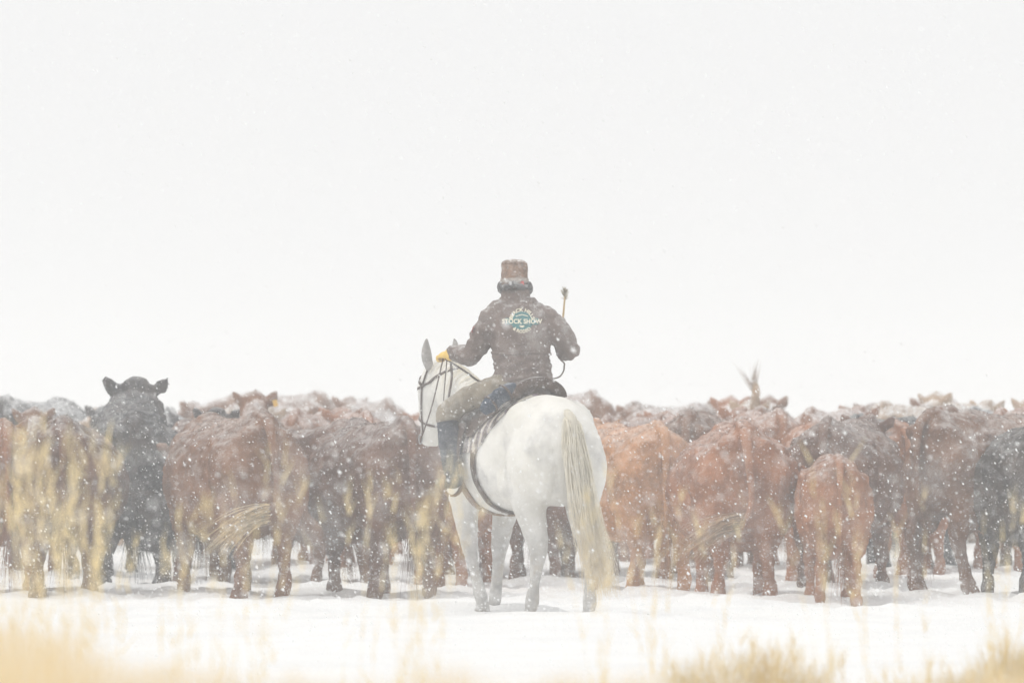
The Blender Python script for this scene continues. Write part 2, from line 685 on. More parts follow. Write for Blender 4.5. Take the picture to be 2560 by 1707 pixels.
def cow_body(pitch=0.0, nod=0.0, yaw=0.0, neckw=1.0, legs=(0, 0, 0, 0), belly=1.0, calf=False, seed=1.0):
    """faces +Y. returns the continuous skin"""
    S = [(-.90, 1.09, .05, .07, .08, 2, 2), (-.865, 1.07, .13, .18, .21, 1.9, 2), (-.80, 1.04, .215, .285, .30, 1.75, 2),
         (-.68, 1.00, .275, .35, .36, 1.68, 2), (-.50, .97, .31, .385, .40, 1.68, 2.1), (-.28, .94, .35 * belly, .40, .44, 1.78, 2.2),
         (0, .91, .40 * belly, .415, .45, 1.9, 2.2), (.30, .91, .39 * belly, .415, .44, 1.9, 2.2), (.55, .93, .315, .415, .42, 1.75, 2.1),
         (.74, .97, .24, .34, .37, 1.8, 2), (.88, .98, .16, .21, .26, 2, 2), (.95, .98, .06, .08, .1, 2, 2)]
    parts = [loft_y(S)]
    for s in (-1, 1):
        parts.append(ell((s * .225, -.46, 1.155), (.07, .15, .07)))      # hook bones
        parts.append(ell((s * .11, -.855, 1.20), (.055, .05, .06)))       # pin bones
        parts.append(ell((s * .185, -.68, .93), (.115, .19, .23)))         # round of the thigh
        parts.append(ell((s * .22, .50, .98), (.11, .17, .26)))           # shoulder
    parts.append(tube([(0, -.60, 1.34, .05), (0, -.78, 1.335, .05), (0, -.88, 1.28, .04)], sub=3))  # tail head
    parts.append(leg(HIND, -1, legs[0])), parts.append(leg(HIND, 1, legs[1]))
    parts.append(leg(FORE, -1, legs[2])), parts.append(leg(FORE, 1, legs[3]))
    piv = np.array((0, .66, 1.06))
    neck = [(0, .60, 1.05, .19, .33), (0, .80, 1.10, .17, .27), (0, 1.00, 1.15, .15, .215), (0, 1.14, 1.20, .125, .165), (0, 1.22, 1.23, .105, .12)]
    neck = [(*p[:3], p[3] * neckw, p[4]) for p in neck]
    parts.append(tube(rot_head(neck, piv, pitch, yaw), n=18))
    # head in its own frame, poll at the origin, nose along +y and down
    hd = [(0, -.03, .03, .085, .075), (0, .06, .0, .118, .12), (0, .18, -.09, .112, .13), (0, .31, -.20, .083, .095),
          (0, .41, -.28, .078, .078), (0, .46, -.32, .06, .06)]
    ear = lambda s: [(s * .07, .0, .015, .026, .022), (s * .11, -.015, .04, .046, .026), (s * .148, -.02, .078, .052, .024), (s * .178, -.015, .122, .034, .016), (s * .19, -.01, .148, .012, .01)]
    poll = rot_head([(0, 1.22, 1.28)], piv, pitch, yaw)[0]

    def place(P):
        o_ = []
        a, y_ = pitch * .75 + nod, yaw * 1.2
        for p in P:
            x, y, z = p[:3]
            y, z = y * math.cos(a) - z * math.sin(a), y * math.sin(a) + z * math.cos(a)
            x, y = x * math.cos(y_) - y * math.sin(y_), x * math.sin(y_) + y * math.cos(y_)
            o_.append((x + poll[0], y + poll[1], z + poll[2], *p[3:]))
        return o_
    parts.append(tube(place(hd), n=16))
    for s in (-1, 1):
        parts.append(tube(place(ear(s)), n=12, ref=(0, -.2, 1), sub=3))
    parts.append(ell((poll[0], poll[1], poll[2] + .065), (.092, .07, .08)))    # poll tuft
    if calf:
        parts = [(np.asarray(v) * np.array((.80, .78, 1.0)), f) for v, f in parts]
    me = fuse(parts, .019, 5, .5)
    ruffle(me, .020, 5.0, seed)
    ruffle(me, .009, 17.0, seed + 5, stretch=(1, .8, .5))
    me.materials.append(M['hide'])
    return me


def cow_hair(me, n=20000, seed=3):
    """rough winter coat: short locks combed down and back over the skin"""
    r = np.random.default_rng(seed)
    C, NN = co(me), nrm(me)
    me.calc_loop_triangles()
    T = np.empty(len(me.loop_triangles) * 3, dtype=np.int32)
    me.loop_triangles.foreach_get('vertices', T)
    T = T.reshape(-1, 3)
    A = np.linalg.norm(np.cross(C[T[:, 1]] - C[T[:, 0]], C[T[:, 2]] - C[T[:, 0]]), axis=1)
    cz = C[T].mean(axis=1)
    A = A * np.where(cz[:, 2] < .1, 0, 1) * np.where(cz[:, 2] < .45, .6, 1.0)
    idx = r.choice(len(T), size=n, p=A / A.sum())
    b = r.dirichlet((1, 1, 1), size=n)
    P = (C[T[idx]] * b[:, :, None]).sum(axis=1)
    Nn = (NN[T[idx]] * b[:, :, None]).sum(axis=1)
    Nn /= np.linalg.norm(Nn, axis=1)[:, None] + 1e-9
    comb = np.tile(np.array((0, -.45, -1.0)), (n, 1)) + r.normal(size=(n, 3)) * .38
    comb -= (comb * Nn).sum(axis=1)[:, None] * Nn
    comb /= np.linalg.norm(comb, axis=1)[:, None] + 1e-9
    D = comb + Nn * r.uniform(.12, .5, n)[:, None]
    D /= np.linalg.norm(D, axis=1)[:, None]
    Ln = r.uniform(.018, .042, n) * np.where(P[:, 1] > .95, .6, 1.0) * np.where(P[:, 2] < .45, .7, 1.0)
    S = np.cross(D, Nn)
    S /= np.linalg.norm(S, axis=1)[:, None] + 1e-9
    wd = r.uniform(.0025, .006, n)
    P = P - Nn * .004
    V = np.stack([P - S * wd[:, None], P + S * wd[:, None], P + D * Ln[:, None]], axis=1).reshape(-1, 3)
    F = np.arange(n * 3).reshape(-1, 3)
    hm = mesh_np('winter_coat', V, F, smooth=False)
    a = hm.attributes.new('upness', 'FLOAT', 'POINT')
    a.data.foreach_set('value', np.repeat(Nn[:, 2], 3).astype(np.float32))
    hm.materials.append(M['hair'])
    return hm


def tail_meshes(kind, seed):
    r = np.random.default_rng(seed)
    if kind == 'hang':
        P = [(0, -.84, 1.31, .042), (0, -.915, 1.25, .034), (.0, -.935, 1.05, .024), (.005, -.93, .80, .019), (.01, -.92, .58, .016)]
        d, ln, fan = np.array((.02, 0, -1.0)), .36, .16
    elif kind == 'flick':
        P = [(0, -.84, 1.31, .042), (0, -.92, 1.25, .034), (.02, -.95, 1.05, .025), (.03, -.97, .80, .02), (-.04, -1.0, .62, .017)]
        d, ln, fan = np.array((-1.0, -.1, -.05)), .40, .11
    else:
        P = [(0, -.84, 1.31, .045), (0, -.90, 1.37, .042), (.01, -.91, 1.46, .036), (.0, -.90, 1.53, .028), (-.01, -.90, 1.56, .02)]
        d, ln, fan = np.array((.02, 0, 1.0)), .20, .10
    tv, tf = tube(P, n=10, sub=4)
    tm = mesh_np('tail', tv, tf)
    tm.materials.append(M['hide'])
    n, m_ = {'hang': (120, 6), 'flick': (170, 7), 'raised': (28, 5)}[kind]
    end = np.array(P[-1][:3])
    L = np.zeros((n, m_, 3))
    for i in range(n):
        s0 = end + np.array((r.normal(0, .012), r.normal(0, .012), r.uniform(-.02, .12) * (-1 if kind == 'raised' else 1)))
        dd = d / np.linalg.norm(d) + r.normal(0, fan, 3)
        if kind == 'raised':
            dd = dd + np.array((r.choice([-.75, -.05, .22]), 0, 0))
        g = np.array((0, 0, {'hang': -.08, 'flick': -.22, 'raised': 0}[kind]))
        l_ = ln * r.uniform(.6, 1.1)
        for j in range(m_):
            tt = j / (m_ - 1)
            L[i, j] = s0 + dd * l_ * tt + g * tt * tt
    v, f = ribbons(L, r.uniform(.004, .008, n) * (2.0 if kind == 'raised' else 1), r)
    sm = mesh_np('tail_switch', v, f, smooth=False)
    sm.materials.append(M['tail'])
    return tm, sm


SPECS = [
    dict(pitch=-.05, nod=0, legs=(.05, -.06, -.05, .08), belly=1.0),            # 0 level head
    dict(pitch=-.45, nod=-.2, legs=(-.10, .10, .12, -.10), belly=1.06),         # 1 head low, walking
    dict(pitch=.20, nod=-.15, legs=(.06, -.08, -.1, .1), belly=1.0),            # 2 head up
    dict(pitch=-.25, nod=-.1, yaw=.55, legs=(.12, -.06, -.1, .05), belly=1.1),  # 3 turned left, wide barrel
    dict(pitch=.37, nod=-.32, neckw=1.38, yaw=-.1, legs=(.03, -.05, .05, -.05), belly=.98),  # 4 head held high
    dict(pitch=.12, nod=-.1, yaw=-.35, legs=(-.05, .10, .08, -.1), belly=1.04),  # 5 turned right
    dict(pitch=-.2, nod=0, yaw=.1, legs=(.06, -.05, -.05, .08), belly=.85, calf=True),  # 6 calf
]
BODIES = [cow_body(seed=i * 3.3 + 1, **s) for i, s in enumerate(SPECS)]
HAIRS = [cow_hair(b_, seed=i + 20) for i, b_ in enumerate(BODIES)]
TAILS = {k: tail_meshes(k, i + 5) for i, k in enumerate(('hang', 'flick', 'raised'))}

DK = (.155, .070, .044)
BR = (.225, .105, .058)
RB = (.345, .140, .066)
RD = (.44, .185, .09)
OR = (.53, .26, .12)
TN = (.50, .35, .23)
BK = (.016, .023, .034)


def ear_points():
    out_ = []
    for b_ in BODIES:
        C = co(b_)
        k = np.argmax(np.where((C[:, 1] > 1.05 * (.78 if C[:, 1].max() < 1.4 else 1)) & (C[:, 2] > 1.15), C[:, 0], -9))
        out_.append(tuple(C[k] - np.array((.03, 0, .035))))
    return out_


EARS = ear_points()


def cow(label, px, d, yaw, var, col, scale=1.0, tail='hang', switch=None, group='cattle of the driven herd', tagged=False, full=True, sink=.09):
    calf = var == 6
    a = math.radians(yaw)
    hx = (px - 1280) * d / FPX
    ox, oy = hx - .65 * scale * math.sin(a), d + .65 * scale * math.cos(a)
    jig = random.uniform(.97, 1.03)
    t_ = thing('calf' if calf else 'cow', label, 'calf' if calf else 'cow', (ox, oy, ground_z(ox, oy) - sink), a, group)
    t_.scale = (scale * jig * (1.12 if d < 90 else 1.0) * (1.12 if var == 4 else 1.0), scale, scale)
    k = random.uniform(.85, 1.18)
    snow_haze = .36 if d < 90 else (.60 if d < 100 else .92)  # snow cover, whiter with depth: part of the distance haze sits in coat colour
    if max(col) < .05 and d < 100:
        snow_haze *= .6
    c4 = (col[0] * k, col[1] * k, col[2] * k, snow_haze)
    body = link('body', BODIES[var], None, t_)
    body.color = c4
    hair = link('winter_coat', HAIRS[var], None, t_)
    hair.color = tuple(min(1, c * 1.25) for c in c4[:3]) + (snow_haze,)
    if full:
        tm, sm = TAILS[tail]
        tl = link('tail', tm, None, t_)
        sw = link('tail_switch', sm, None, tl)
        tl.color = c4
        sw.color = (*switch, 1) if switch else tuple(c * .8 for c in c4[:3]) + (1,)
        if calf:
            tl.scale = (.8, .78, 1)
    if tagged:
        ex, ey, ez = EARS[var]
        v, f = slab([(np.array((ex, ey - .045, ez + .01)), np.array((0, -1, 0))), (np.array((ex + .015, ey - .06, ez - .045)), np.array((0, -1, 0)))], .04, .006, (1, 0, 0))
        link('ear_tag', mesh_np('ear_tag', v, f, False), M['tagy'], t_)
    return t_


HERD = [
    # nearest row
    ('dark reddish cow cut by the left edge of the picture', 18, 83.4, 4, 0, RB, 1.0),
    ('dark brown cow behind the tall grass at the left, beside the black cow', 158, 82.9, 2, 1, DK, 1.0),
    ('black cow with head held high above the backs at the left', 333, 86.2, 3, 4, BK, 1.07),
    ('large brown cow turned left, flicking a pale tail to the left', 650, 82.3, 17, 1, BR, 1.025, 'flick', (.72, .56, .34)),
    ("broad dark brown cow turned left, just left of the horse's head", 1004, 82.9, 16, 3, DK, 1.025),
    ("reddish cow half hidden behind the rider's left leg", 1105, 87.5, -8, 0, RD, .92),
    ('orange brown cow directly right of the white horse', 1640, 85.0, 14, 0, OR, 1.0),
    ('dusky brown cow squeezed between the orange and the big red one', 1722, 89.5, -6, 1, BR, 1.03),
    ('big red brown cow with snow on its rump, flicking its tail low', 1858, 82.4, 3, 1, RB, 1.03, 'flick', (.55, .38, .24)),
    ('brown cow standing right behind the calf', 2072, 86.0, -11, 0, DK, 1.0),
    ('small red brown calf in front of the herd, right of centre', 2098, 81.3, 3, 6, RD, .84),
    ('red brown cow turned left, right of the calf', 2232, 88.0, 26, 1, RD, 1.0),
    ('broad grizzled brown cow standing askew near the right edge', 2370, 83.4, -52, 1, BR, 1.05),
    ('blackish cow cut by the right edge of the picture', 2618, 82.6, 8, 1, (.03, .026, .026), 1.0),
    ('dark brown cow in the gap behind the one flicking a pale tail', 505, 88.6, 6, 1, DK, .98),
    ('brown cow in the gap between the two nearest cows left of the horse', 850, 88.0, 12, 0, BR, 1.0),
    # second row, backs and heads between the first
    ('brown cow with upright ears behind the leftmost cow', 88, 92.0, 3, 2, BR, .93),
    ('dark cow with pricked ears left of the high headed black cow', 228, 91.0, -6, 2, BK, .90),
    ('black cow looking round with wide ears, second black head from the left', 498, 93.5, -2, 4, BK, .93),
    ('brown cow wearing a yellow tag in its ear', 652, 95.0, 3, 2, BR, 1.0, 'hang', None, True),
    ('red brown cow back high between the two nearest cows left of the horse', 745, 95.5, -10, 0, RB, 1.02),
    ('reddish cow back in front of the horse muzzle', 915, 93.0, 6, 0, RB, 1.0),
    ("dark cow seen through the horse's front legs", 1168, 91.0, 2, 1, DK, .98),
    ("dark brown cow seen between the horse's hind and front legs", 1338, 90.0, -3, 0, DK, .98),
    ("brown cow seen behind the horse's tail", 1478, 90.5, 5, 0, BR, 1.0),
    ("brown cow back touching the right outline of the horse's rump", 1522, 97.0, -14, 0, RB, .98),
    ('brown cow behind the dusky cow at right', 1700, 98.0, 3, 0, RB, 1.0),
    ('brown cow left behind the big red brown cow', 1795, 95.0, -7, 5, BR, 1.0),
    ('reddish cow right behind the big red brown cow', 1945, 93.5, 8, 0, RB, 1.02),
    ('black cow back behind the brown cow at the calf', 2150, 97.0, -30, 0, BK, 1.0),
    ('black cow back above the red cow turned left', 2275, 95.0, -38, 1, BK, 1.0),
    ('brown cow between calf and grizzled cow, head low', 2300, 91.5, 5, 1, RB, .95),
    ('brown cow behind the grizzled cow at the right', 2500, 93.0, -8, 0, RB, 1.02),
]
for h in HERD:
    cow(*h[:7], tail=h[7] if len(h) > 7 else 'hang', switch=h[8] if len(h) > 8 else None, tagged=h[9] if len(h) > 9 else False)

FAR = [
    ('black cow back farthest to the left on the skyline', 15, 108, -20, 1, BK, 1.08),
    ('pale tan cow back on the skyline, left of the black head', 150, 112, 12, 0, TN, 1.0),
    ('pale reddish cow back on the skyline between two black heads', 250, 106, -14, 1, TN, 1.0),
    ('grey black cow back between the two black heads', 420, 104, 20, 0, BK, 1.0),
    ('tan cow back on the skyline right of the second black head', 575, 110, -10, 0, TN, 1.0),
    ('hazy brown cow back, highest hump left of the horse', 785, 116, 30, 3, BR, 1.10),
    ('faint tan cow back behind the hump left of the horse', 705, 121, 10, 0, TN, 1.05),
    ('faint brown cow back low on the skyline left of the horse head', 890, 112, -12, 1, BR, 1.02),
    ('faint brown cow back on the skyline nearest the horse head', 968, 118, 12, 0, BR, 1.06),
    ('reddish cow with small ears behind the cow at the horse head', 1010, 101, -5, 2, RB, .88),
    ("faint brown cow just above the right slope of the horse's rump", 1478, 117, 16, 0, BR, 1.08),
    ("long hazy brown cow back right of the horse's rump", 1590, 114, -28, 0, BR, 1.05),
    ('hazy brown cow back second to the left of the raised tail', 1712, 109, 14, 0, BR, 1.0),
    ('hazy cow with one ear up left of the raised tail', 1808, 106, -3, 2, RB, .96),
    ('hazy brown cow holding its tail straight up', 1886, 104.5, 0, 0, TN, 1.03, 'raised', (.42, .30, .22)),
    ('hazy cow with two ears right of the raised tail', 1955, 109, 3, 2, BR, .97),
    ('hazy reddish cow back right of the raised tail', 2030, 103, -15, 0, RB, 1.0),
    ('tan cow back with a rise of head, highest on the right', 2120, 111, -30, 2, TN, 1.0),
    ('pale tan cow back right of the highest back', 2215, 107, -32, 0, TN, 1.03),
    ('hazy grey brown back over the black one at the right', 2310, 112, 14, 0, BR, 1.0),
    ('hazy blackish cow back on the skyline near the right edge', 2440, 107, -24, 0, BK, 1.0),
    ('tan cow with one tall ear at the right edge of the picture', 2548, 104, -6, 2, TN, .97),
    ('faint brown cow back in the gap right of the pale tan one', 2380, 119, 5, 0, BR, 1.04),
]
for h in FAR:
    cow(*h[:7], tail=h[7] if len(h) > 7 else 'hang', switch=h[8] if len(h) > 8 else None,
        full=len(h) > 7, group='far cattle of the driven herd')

# ------------------------------------------------------------------ the white horse (local frame: faces +Y)
HYAW = math.radians(23.5)
HD = 76.0
HX = (1293 - 1280) * HD / FPX
HLOC = Vector((HX, HD, -.04))
horse = thing('horse', 'white grey horse seen from behind, ridden in front of the herd', 'horse', HLOC, HYAW)

HS = [(-.915, 1.20, .05, .07, .09, 2, 2), (-.88, 1.17, .14, .17, .22, 2, 2), (-.82, 1.15, .235, .285, .32, 2, 2.1),
      (-.70, 1.14, .295, .365, .35, 2, 2.1), (-.50, 1.14, .315, .39, .33, 2.05, 2.1), (-.25, 1.12, .32, .375, .345, 2.1, 2.1),
      (0, 1.10, .345, .365, .37, 2.1, 2.1), (.25, 1.10, .335, .38, .365, 2, 2.1), (.45, 1.12, .28, .42, .365, 1.7, 2.1),
      (.65, 1.14, .245, .35, .34, 1.7, 2), (.78, 1.15, .19, .24, .24, 2, 2), (.86, 1.15, .08, .1, .1, 2, 2)]
hp = [loft_y(HS, n=36, sub=4)]
HHIND = [(.16, -.55, 1.22, .155, .25), (.185, -.64, 1.02, .15, .245), (.18, -.63, .85, .118, .19), (.16, -.67, .68, .084, .122),
         (.148, -.75, .52, .062, .088), (.148, -.74, .42, .045, .060), (.15, -.715, .30, .036, .045), (.15, -.69, .17, .050, .056),
         (.15, -.655, .10, .040, .044), (.15, -.63, .05, .060, .068), (.15, -.62, .0, .068, .080)]
HFORE = [(.15, .50, 1.12, .12, .20), (.175, .52, .93, .10, .15), (.17, .54, .77, .085, .115), (.16, .555, .52, .058, .064),
         (.16, .555, .43, .042, .048), (.16, .55, .29, .036, .04), (.16, .555, .165, .046, .049), (.16, .585, .095, .039, .044),
         (.16, .61, .045, .055, .063), (.16, .62, .0, .062, .074)]
hp.append(leg(HHIND, -1, .13, 0, -.01, 1.1))
hp.append(leg(HHIND, 1, -.20, 0, 0, 1.1))
LF = [(-.15, .50, 1.12, .12, .20), (-.175, .51, .93, .105, .15), (-.17, .48, .77, .088, .115), (-.16, .44, .53, .060, .066),
      (-.155, .41, .44, .044, .05), (-.15, .35, .31, .035, .040), (-.145, .29, .20, .047, .05), (-.14, .265, .14, .04, .044),
      (-.14, .262, .095, .052, .058), (-.14, .275, .035, .05, .045)]
hp.append(tube(LF, sub=3))
hp.append(leg(HFORE, 1, .17, 0, -.02, 1.0))
for s in (-1, 1):
    hp.append(ell((s * .17, -.52, 1.30), (.13, .24, .19)))      # gluteal
    hp.append(ell((s * .16, -.78, 1.08), (.12, .12, .26)))      # hamstring
    hp.append(ell((s * .215, -.42, .98), (.10, .15, .20)))      # stifle
    hp.append(ell((s * .18, .50, 1.12), (.10, .18, .28)))       # shoulder
    hp.append(ell((s * .10, .78, 1.08), (.08, .08, .13)))
neck = [(0, .46, 1.22, .18, .32), (-.015, .70, 1.36, .14, .255), (-.035, .92, 1.51, .115, .195), (-.055, 1.08, 1.61, .098, .145), (-.062, 1.17, 1.65, .084, .11)]
hp.append(tube(neck, n=20, sub=4))
head = [(-.062, 1.14, 1.71, .074, .078), (-.062, 1.19, 1.66, .10, .125), (-.055, 1.255, 1.55, .113, .152), (-.048, 1.31, 1.42, .10, .125), (-.044, 1.345, 1.32, .080, .096),
        (-.040, 1.37, 1.235, .074, .080), (-.038, 1.38, 1.18, .056, .058)]
hp.append(tube(head, n=18, sub=4))
for s in (-1, 1):
    hp.append(ell((s * .094 - .055, 1.27, 1.57), (.032, .042, .036)))   # brow
horse_me = fuse(hp, .0125, 7, .5)
ruffle(horse_me, .007, 6.0, 4.0)
horse_me.materials.append(M['horse'])
link('body', horse_me, None, horse)
HB = bvh_of(horse_me)
for s in (-1, 1):
    e = [(s * .082 - .062, 1.15, 1.70, .028, .024), (s * .102 - .062, 1.15, 1.765, .038, .024), (s * .108 - .062, 1.15, 1.825, .034, .019), (s * .105 - .062, 1.155, 1.885, .015, .01), (s * .10 - .062, 1.16, 1.905, .004, .004)]
    v, f = tube(e, n=12, sub=4)
    link('ear', mesh_np('ear', v, f), M['horse_ear'], horse)
    ey = link('eye', mesh_np('eye', *ell((s * .110 - .055, 1.285, 1.565), (.014, .02, .018))), M['eye'], horse)

# tail of the horse
r = np.random.default_rng(77)
n, m_ = 1150, 12
L = np.zeros((n, m_, 3))
ca, sa = math.cos(-HYAW), math.sin(-HYAW)


def w2l(x, y, z):
    """world offset from the horse's base -> horse frame"""
    return np.array((x * ca - y * sa, x * sa + y * ca, z))


path = [(.0, -.85, 1.40), (.0, -.925, 1.335), (.0, -.965, 1.16), (.03, -.985, .95), (.075, -.99, .66), (.135, -.985, .40), (.175, -.97, .17)]
pc = spline([(*p, 0) for p in path], 4)[:, :3]
for i in range(n):
    a, b_ = np.clip(r.normal(0, .9, 2), -1.7, 1.7)
    lk = np.array((math.sin(i % 23 * 2.4), math.cos(i % 23 * 1.7))) * 1.1
    a, b_ = a * .45 + lk[0], b_ * .45 + lk[1]
    end_t = r.uniform(.55, 1.0) if r.random() < .35 else r.uniform(.85, 1.0)
    st = r.uniform(0, .25)
    for j in range(m_):
        tt = (st + (end_t - st) * j / (m_ - 1)) * (len(pc) - 1)
        k = min(int(tt), len(pc) - 2)
        p = pc[k] + (pc[k + 1] - pc[k]) * (tt - k)
        q = tt / (len(pc) - 1)
        sp = .015 + .054 * math.sin(min(1, q * 1.15) * math.pi * .66)
        lock = i % 23
        wob = (.010 + .016 * q) * math.sin(q * 8 + lock * 1.9) + .006 * math.sin(q * 17 + i)
        drift = (.085 * math.sin(lock * 2.9) + .05 * math.sin(i * 5.1) + (.14 if i % 37 == 0 else 0)) * .75 * q ** 2.4 + .03 * q ** 3
        L[i, j] = p + np.array((a * sp * .75 + wob + drift, b_ * sp * .45, 0))
v, f = ribbons(L, r.uniform(.004, .009, n), r)
tv, tf = tube([(0, -.82, 1.41, .03), (0, -.90, 1.36, .036), (.0, -.955, 1.20, .036), (.028, -.975, .97, .045), (.07, -.98, .70, .048), (.12, -.978, .48, .03), (.15, -.97, .32, .01)], n=12)
link('tail_dock', mesh_np('tail_dock', tv, tf), M['mane'], horse)
link('tail', mesh_np('tail', v, f, False), M['mane'], horse)

# mane
n, m_ = 160, 5
L = np.zeros((n, m_, 3))
for i in range(n):
    q = r.random()
    cy, cz = .50 + .62 * q, 1.50 + .26 * q
    h = HB.ray_cast(Vector((r.normal(0, .012) - .062 * q ** 1.3, cy, 2.2)), Vector((0, 0, -1)))
    z0 = h[0].z if h[0] else cz
    ln = r.uniform(.10, .20)
    sd = 1 if r.random() < .8 else -1
    for j in range(m_):
        tt = j / (m_ - 1)
        L[i, j] = (sd * (.01 + .11 * tt ** .7) - .062 * q ** 1.3, cy + r.normal(0, .012), z0 + .015 - ln * tt ** 1.6)
v, f = ribbons(L, r.uniform(.008, .014, n), r)
link('mane', mesh_np('mane', v, f, False), M['mane'], horse)


# ------------------------------------------------------------------ tack
def drape(y0f, y1f, a0, a1, off, ny=26, na=40, thick=.012, cz=1.12):
    """a sheet laid over the back: angle a from straight up, rear and front edge as functions of |a|"""
    V = np.zeros((ny, na, 3))
    for j in range(na):
        a = a0 + (a1 - a0) * j / (na - 1)
        for i in range(ny):
            ya, yb = y0f(a), y1f(a)
            y = ya + (yb - ya) * i / (ny - 1)
            d = Vector((math.sin(a), 0, math.cos(a)))
            p = Vector((0, y, cz)) + d * 1.2
            h = HB.ray_cast(p, -d)
            q = h[0] if h[0] else Vector((0, y, cz)) + d * .35
            V[i, j] = np.array(q + d * off)
    idx = lambda i, j: i * na + j
    F = [(idx(i, j), idx(i, j + 1), idx(i + 1, j + 1), idx(i + 1, j)) for i in range(ny - 1) for j in range(na - 1)]
    top = V.reshape(-1, 3)
    rad = top.copy()
    rad[:, 1] = 0
    rad[:, 2] -= cz
    rad /= np.linalg.norm(rad, axis=1)[:, None]
    low = top - rad * thick
    n_ = len(top)
    F2 = [tuple(k + n_ for k in q[::-1]) for q in F]
    rim = [idx(0, j) for j in range(na)] + [idx(i, na - 1) for i in range(1, ny)] + [idx(ny - 1, j) for j in range(na - 2, -1, -1)] + [idx(i, 0) for i in range(ny - 2, 0, -1)]
    R_ = [(rim[k], rim[(k + 1) % len(rim)], rim[(k + 1) % len(rim)] + n_, rim[k] + n_) for k in range(len(rim))]
    return np.vstack([top, low]), F + F2 + R_


v, f = drape(lambda a: -.40 + .30 * (abs(a) / 1.5) ** 1.6, lambda a: .42, -1.5, 1.5, .018, thick=.014)
bl = link('saddle_blanket', mesh_np('saddle_blanket', v, f), M['blanket'])
bl.location, bl.rotation_euler = HLOC, (0, 0, HYAW)
tag(bl, "patterned woven blanket under the saddle on the white horse", 'blanket')

saddle = thing('saddle', "dark brown leather western saddle on the white horse", 'saddle', HLOC, HYAW)
v, f = drape(lambda a: -.35 + .33 * (abs(a) / 1.25) ** 1.6, lambda a: .36, -1.22, 1.22, .036, thick=.012)
link('skirt', mesh_np('skirt', v, f), M['leather'], saddle)
sp = [tube([(0, -.34, 1.56, .17, .03), (0, -.28, 1.565, .20, .065), (0, -.14, 1.53, .18, .075), (0, .06, 1.525, .16, .075), (0, .22, 1.565, .13, .08), (0, .30, 1.56, .11, .05)], n=18)]
link('seat', fuse(sp, .012, 6), M['leather'], saddle)
cp = [(np.array((.175 * math.sin(a), -.33 - .02 * math.cos(a), 1.53 + .115 * math.cos(a))), np.array((0, -1, 0))) for a in np.linspace(-1.45, 1.45, 17)]
v, f = slab([(p - np.array((0, 0, .03)), n_) for p, n_ in cp], .075, .03, (0, -.25, 1))
link('cantle', mesh_np('cantle', v, f), M['leather'], saddle)
v, f = tube([(0, .27, 1.60, .035), (0, .29, 1.67, .024), (0, .295, 1.715, .024), (0, .295, 1.73, .045), (0, .295, 1.745, .04)], n=14)
link('horn', mesh_np('horn', v, f), M['leather'], saddle)
for s in (-1, 1):
    P = []
    for z in np.linspace(1.34, .98, 9):
        h = HB.ray_cast(Vector((s * 1.2, .14, z)), Vector((-s, 0, 0)))
        x = (abs(h[0].x) if h[0] else .33)
        P.append((np.array((s * (max(x, .30) + .05), .14, z)), np.array((s, 0, 0))))
    v, f = slab(P, .16, .010, (0, 1, 0))
    link('fender', mesh_np('fender', v, f), M['leather'], saddle)
    st = []
    for a in np.linspace(0, 2 * math.pi, 22):
        st.append((np.array((s * .415 + .065 * math.sin(a), .14, .935 + .075 * math.cos(a))), np.array((math.sin(a), 0, math.cos(a)))))
    v, f = slab(st, .055, .012, (0, 1, 0))
    link('stirrup', mesh_np('stirrup', v, f), M['leather_tan'], saddle)


def loop_pts(y, a0, a1, n_=40, tilt=0.0, cz=1.08):
    out_ = []
    for a in np.linspace(a0, a1, n_):
        d = Vector((math.sin(a), 0, math.cos(a)))
        out_.append((Vector((0, y + tilt * math.cos(a), cz)) + d * 1.3, -d))
    return out_


v, f = strap(HB, loop_pts(-.06, 1.05, 2 * math.pi - 1.05, 54), .062, .010, .006, (0, 1, 0))
link('rear_cinch', mesh_np('rear_cinch', v, f), M['leather'], saddle)
v, f = strap(HB, loop_pts(.20, 1.1, 2 * math.pi - 1.1, 54), .08, .012, .006, (0, 1, 0))
link('front_cinch', mesh_np('front_cinch', v, f), M['leather_tan'], saddle)

# rolled slicker tied behind the cantle
rl = [(-.345, -.25, 1.41, .02), (-.335, -.26, 1.44, .048), (-.29, -.285, 1.49, .056), (-.22, -.315, 1.545, .054), (-.17, -.33, 1.575, .045), (-.15, -.335, 1.58, .02)]
v, f = tube(rl, n=16, ref=(0, 1, 0), sub=5)
me = mesh_np('roll', v, f)
ruffle(me, .012, 14, 2.0)
roll = thing('slicker_roll', 'small dark blue bundle tied behind the saddle, left of the rider', 'bedroll', HLOC, HYAW)
link('roll', me, M['slicker'], roll)
for cx_, cy_, cz_ in ((-.31, -.275, 1.47), (-.22, -.315, 1.545)):
    v, f = tube([(cx_ + .06 * math.cos(a) * -.6, cy_ + .06 * math.sin(a), cz_ + .06 * math.cos(a) * .8, .008) for a in np.linspace(0, 2 * math.pi, 14)], n=8, sub=2, ref=(1, .1, 0))
    link('tie_strap', mesh_np('tie_strap', v, f), M['leather'], roll)

# bridle
bridle = thing('bridle', "brown leather bridle and reins on the white horse's head", 'bridle', HLOC, HYAW)


def ring(cy, cz, pitch, a0=0, a1=2 * math.pi, n_=30, cx=.01):
    """loop round the head in a plane across the face line"""
    out_ = []
    u = Vector((1, 0, 0))
    v_ = Vector((0, math.cos(pitch), math.sin(pitch)))
    for a in np.linspace(a0, a1, n_):
        d = u * math.sin(a) + v_ * math.cos(a)
        out_.append((Vector((cx, cy, cz)) + d * .5, -d))
    return out_


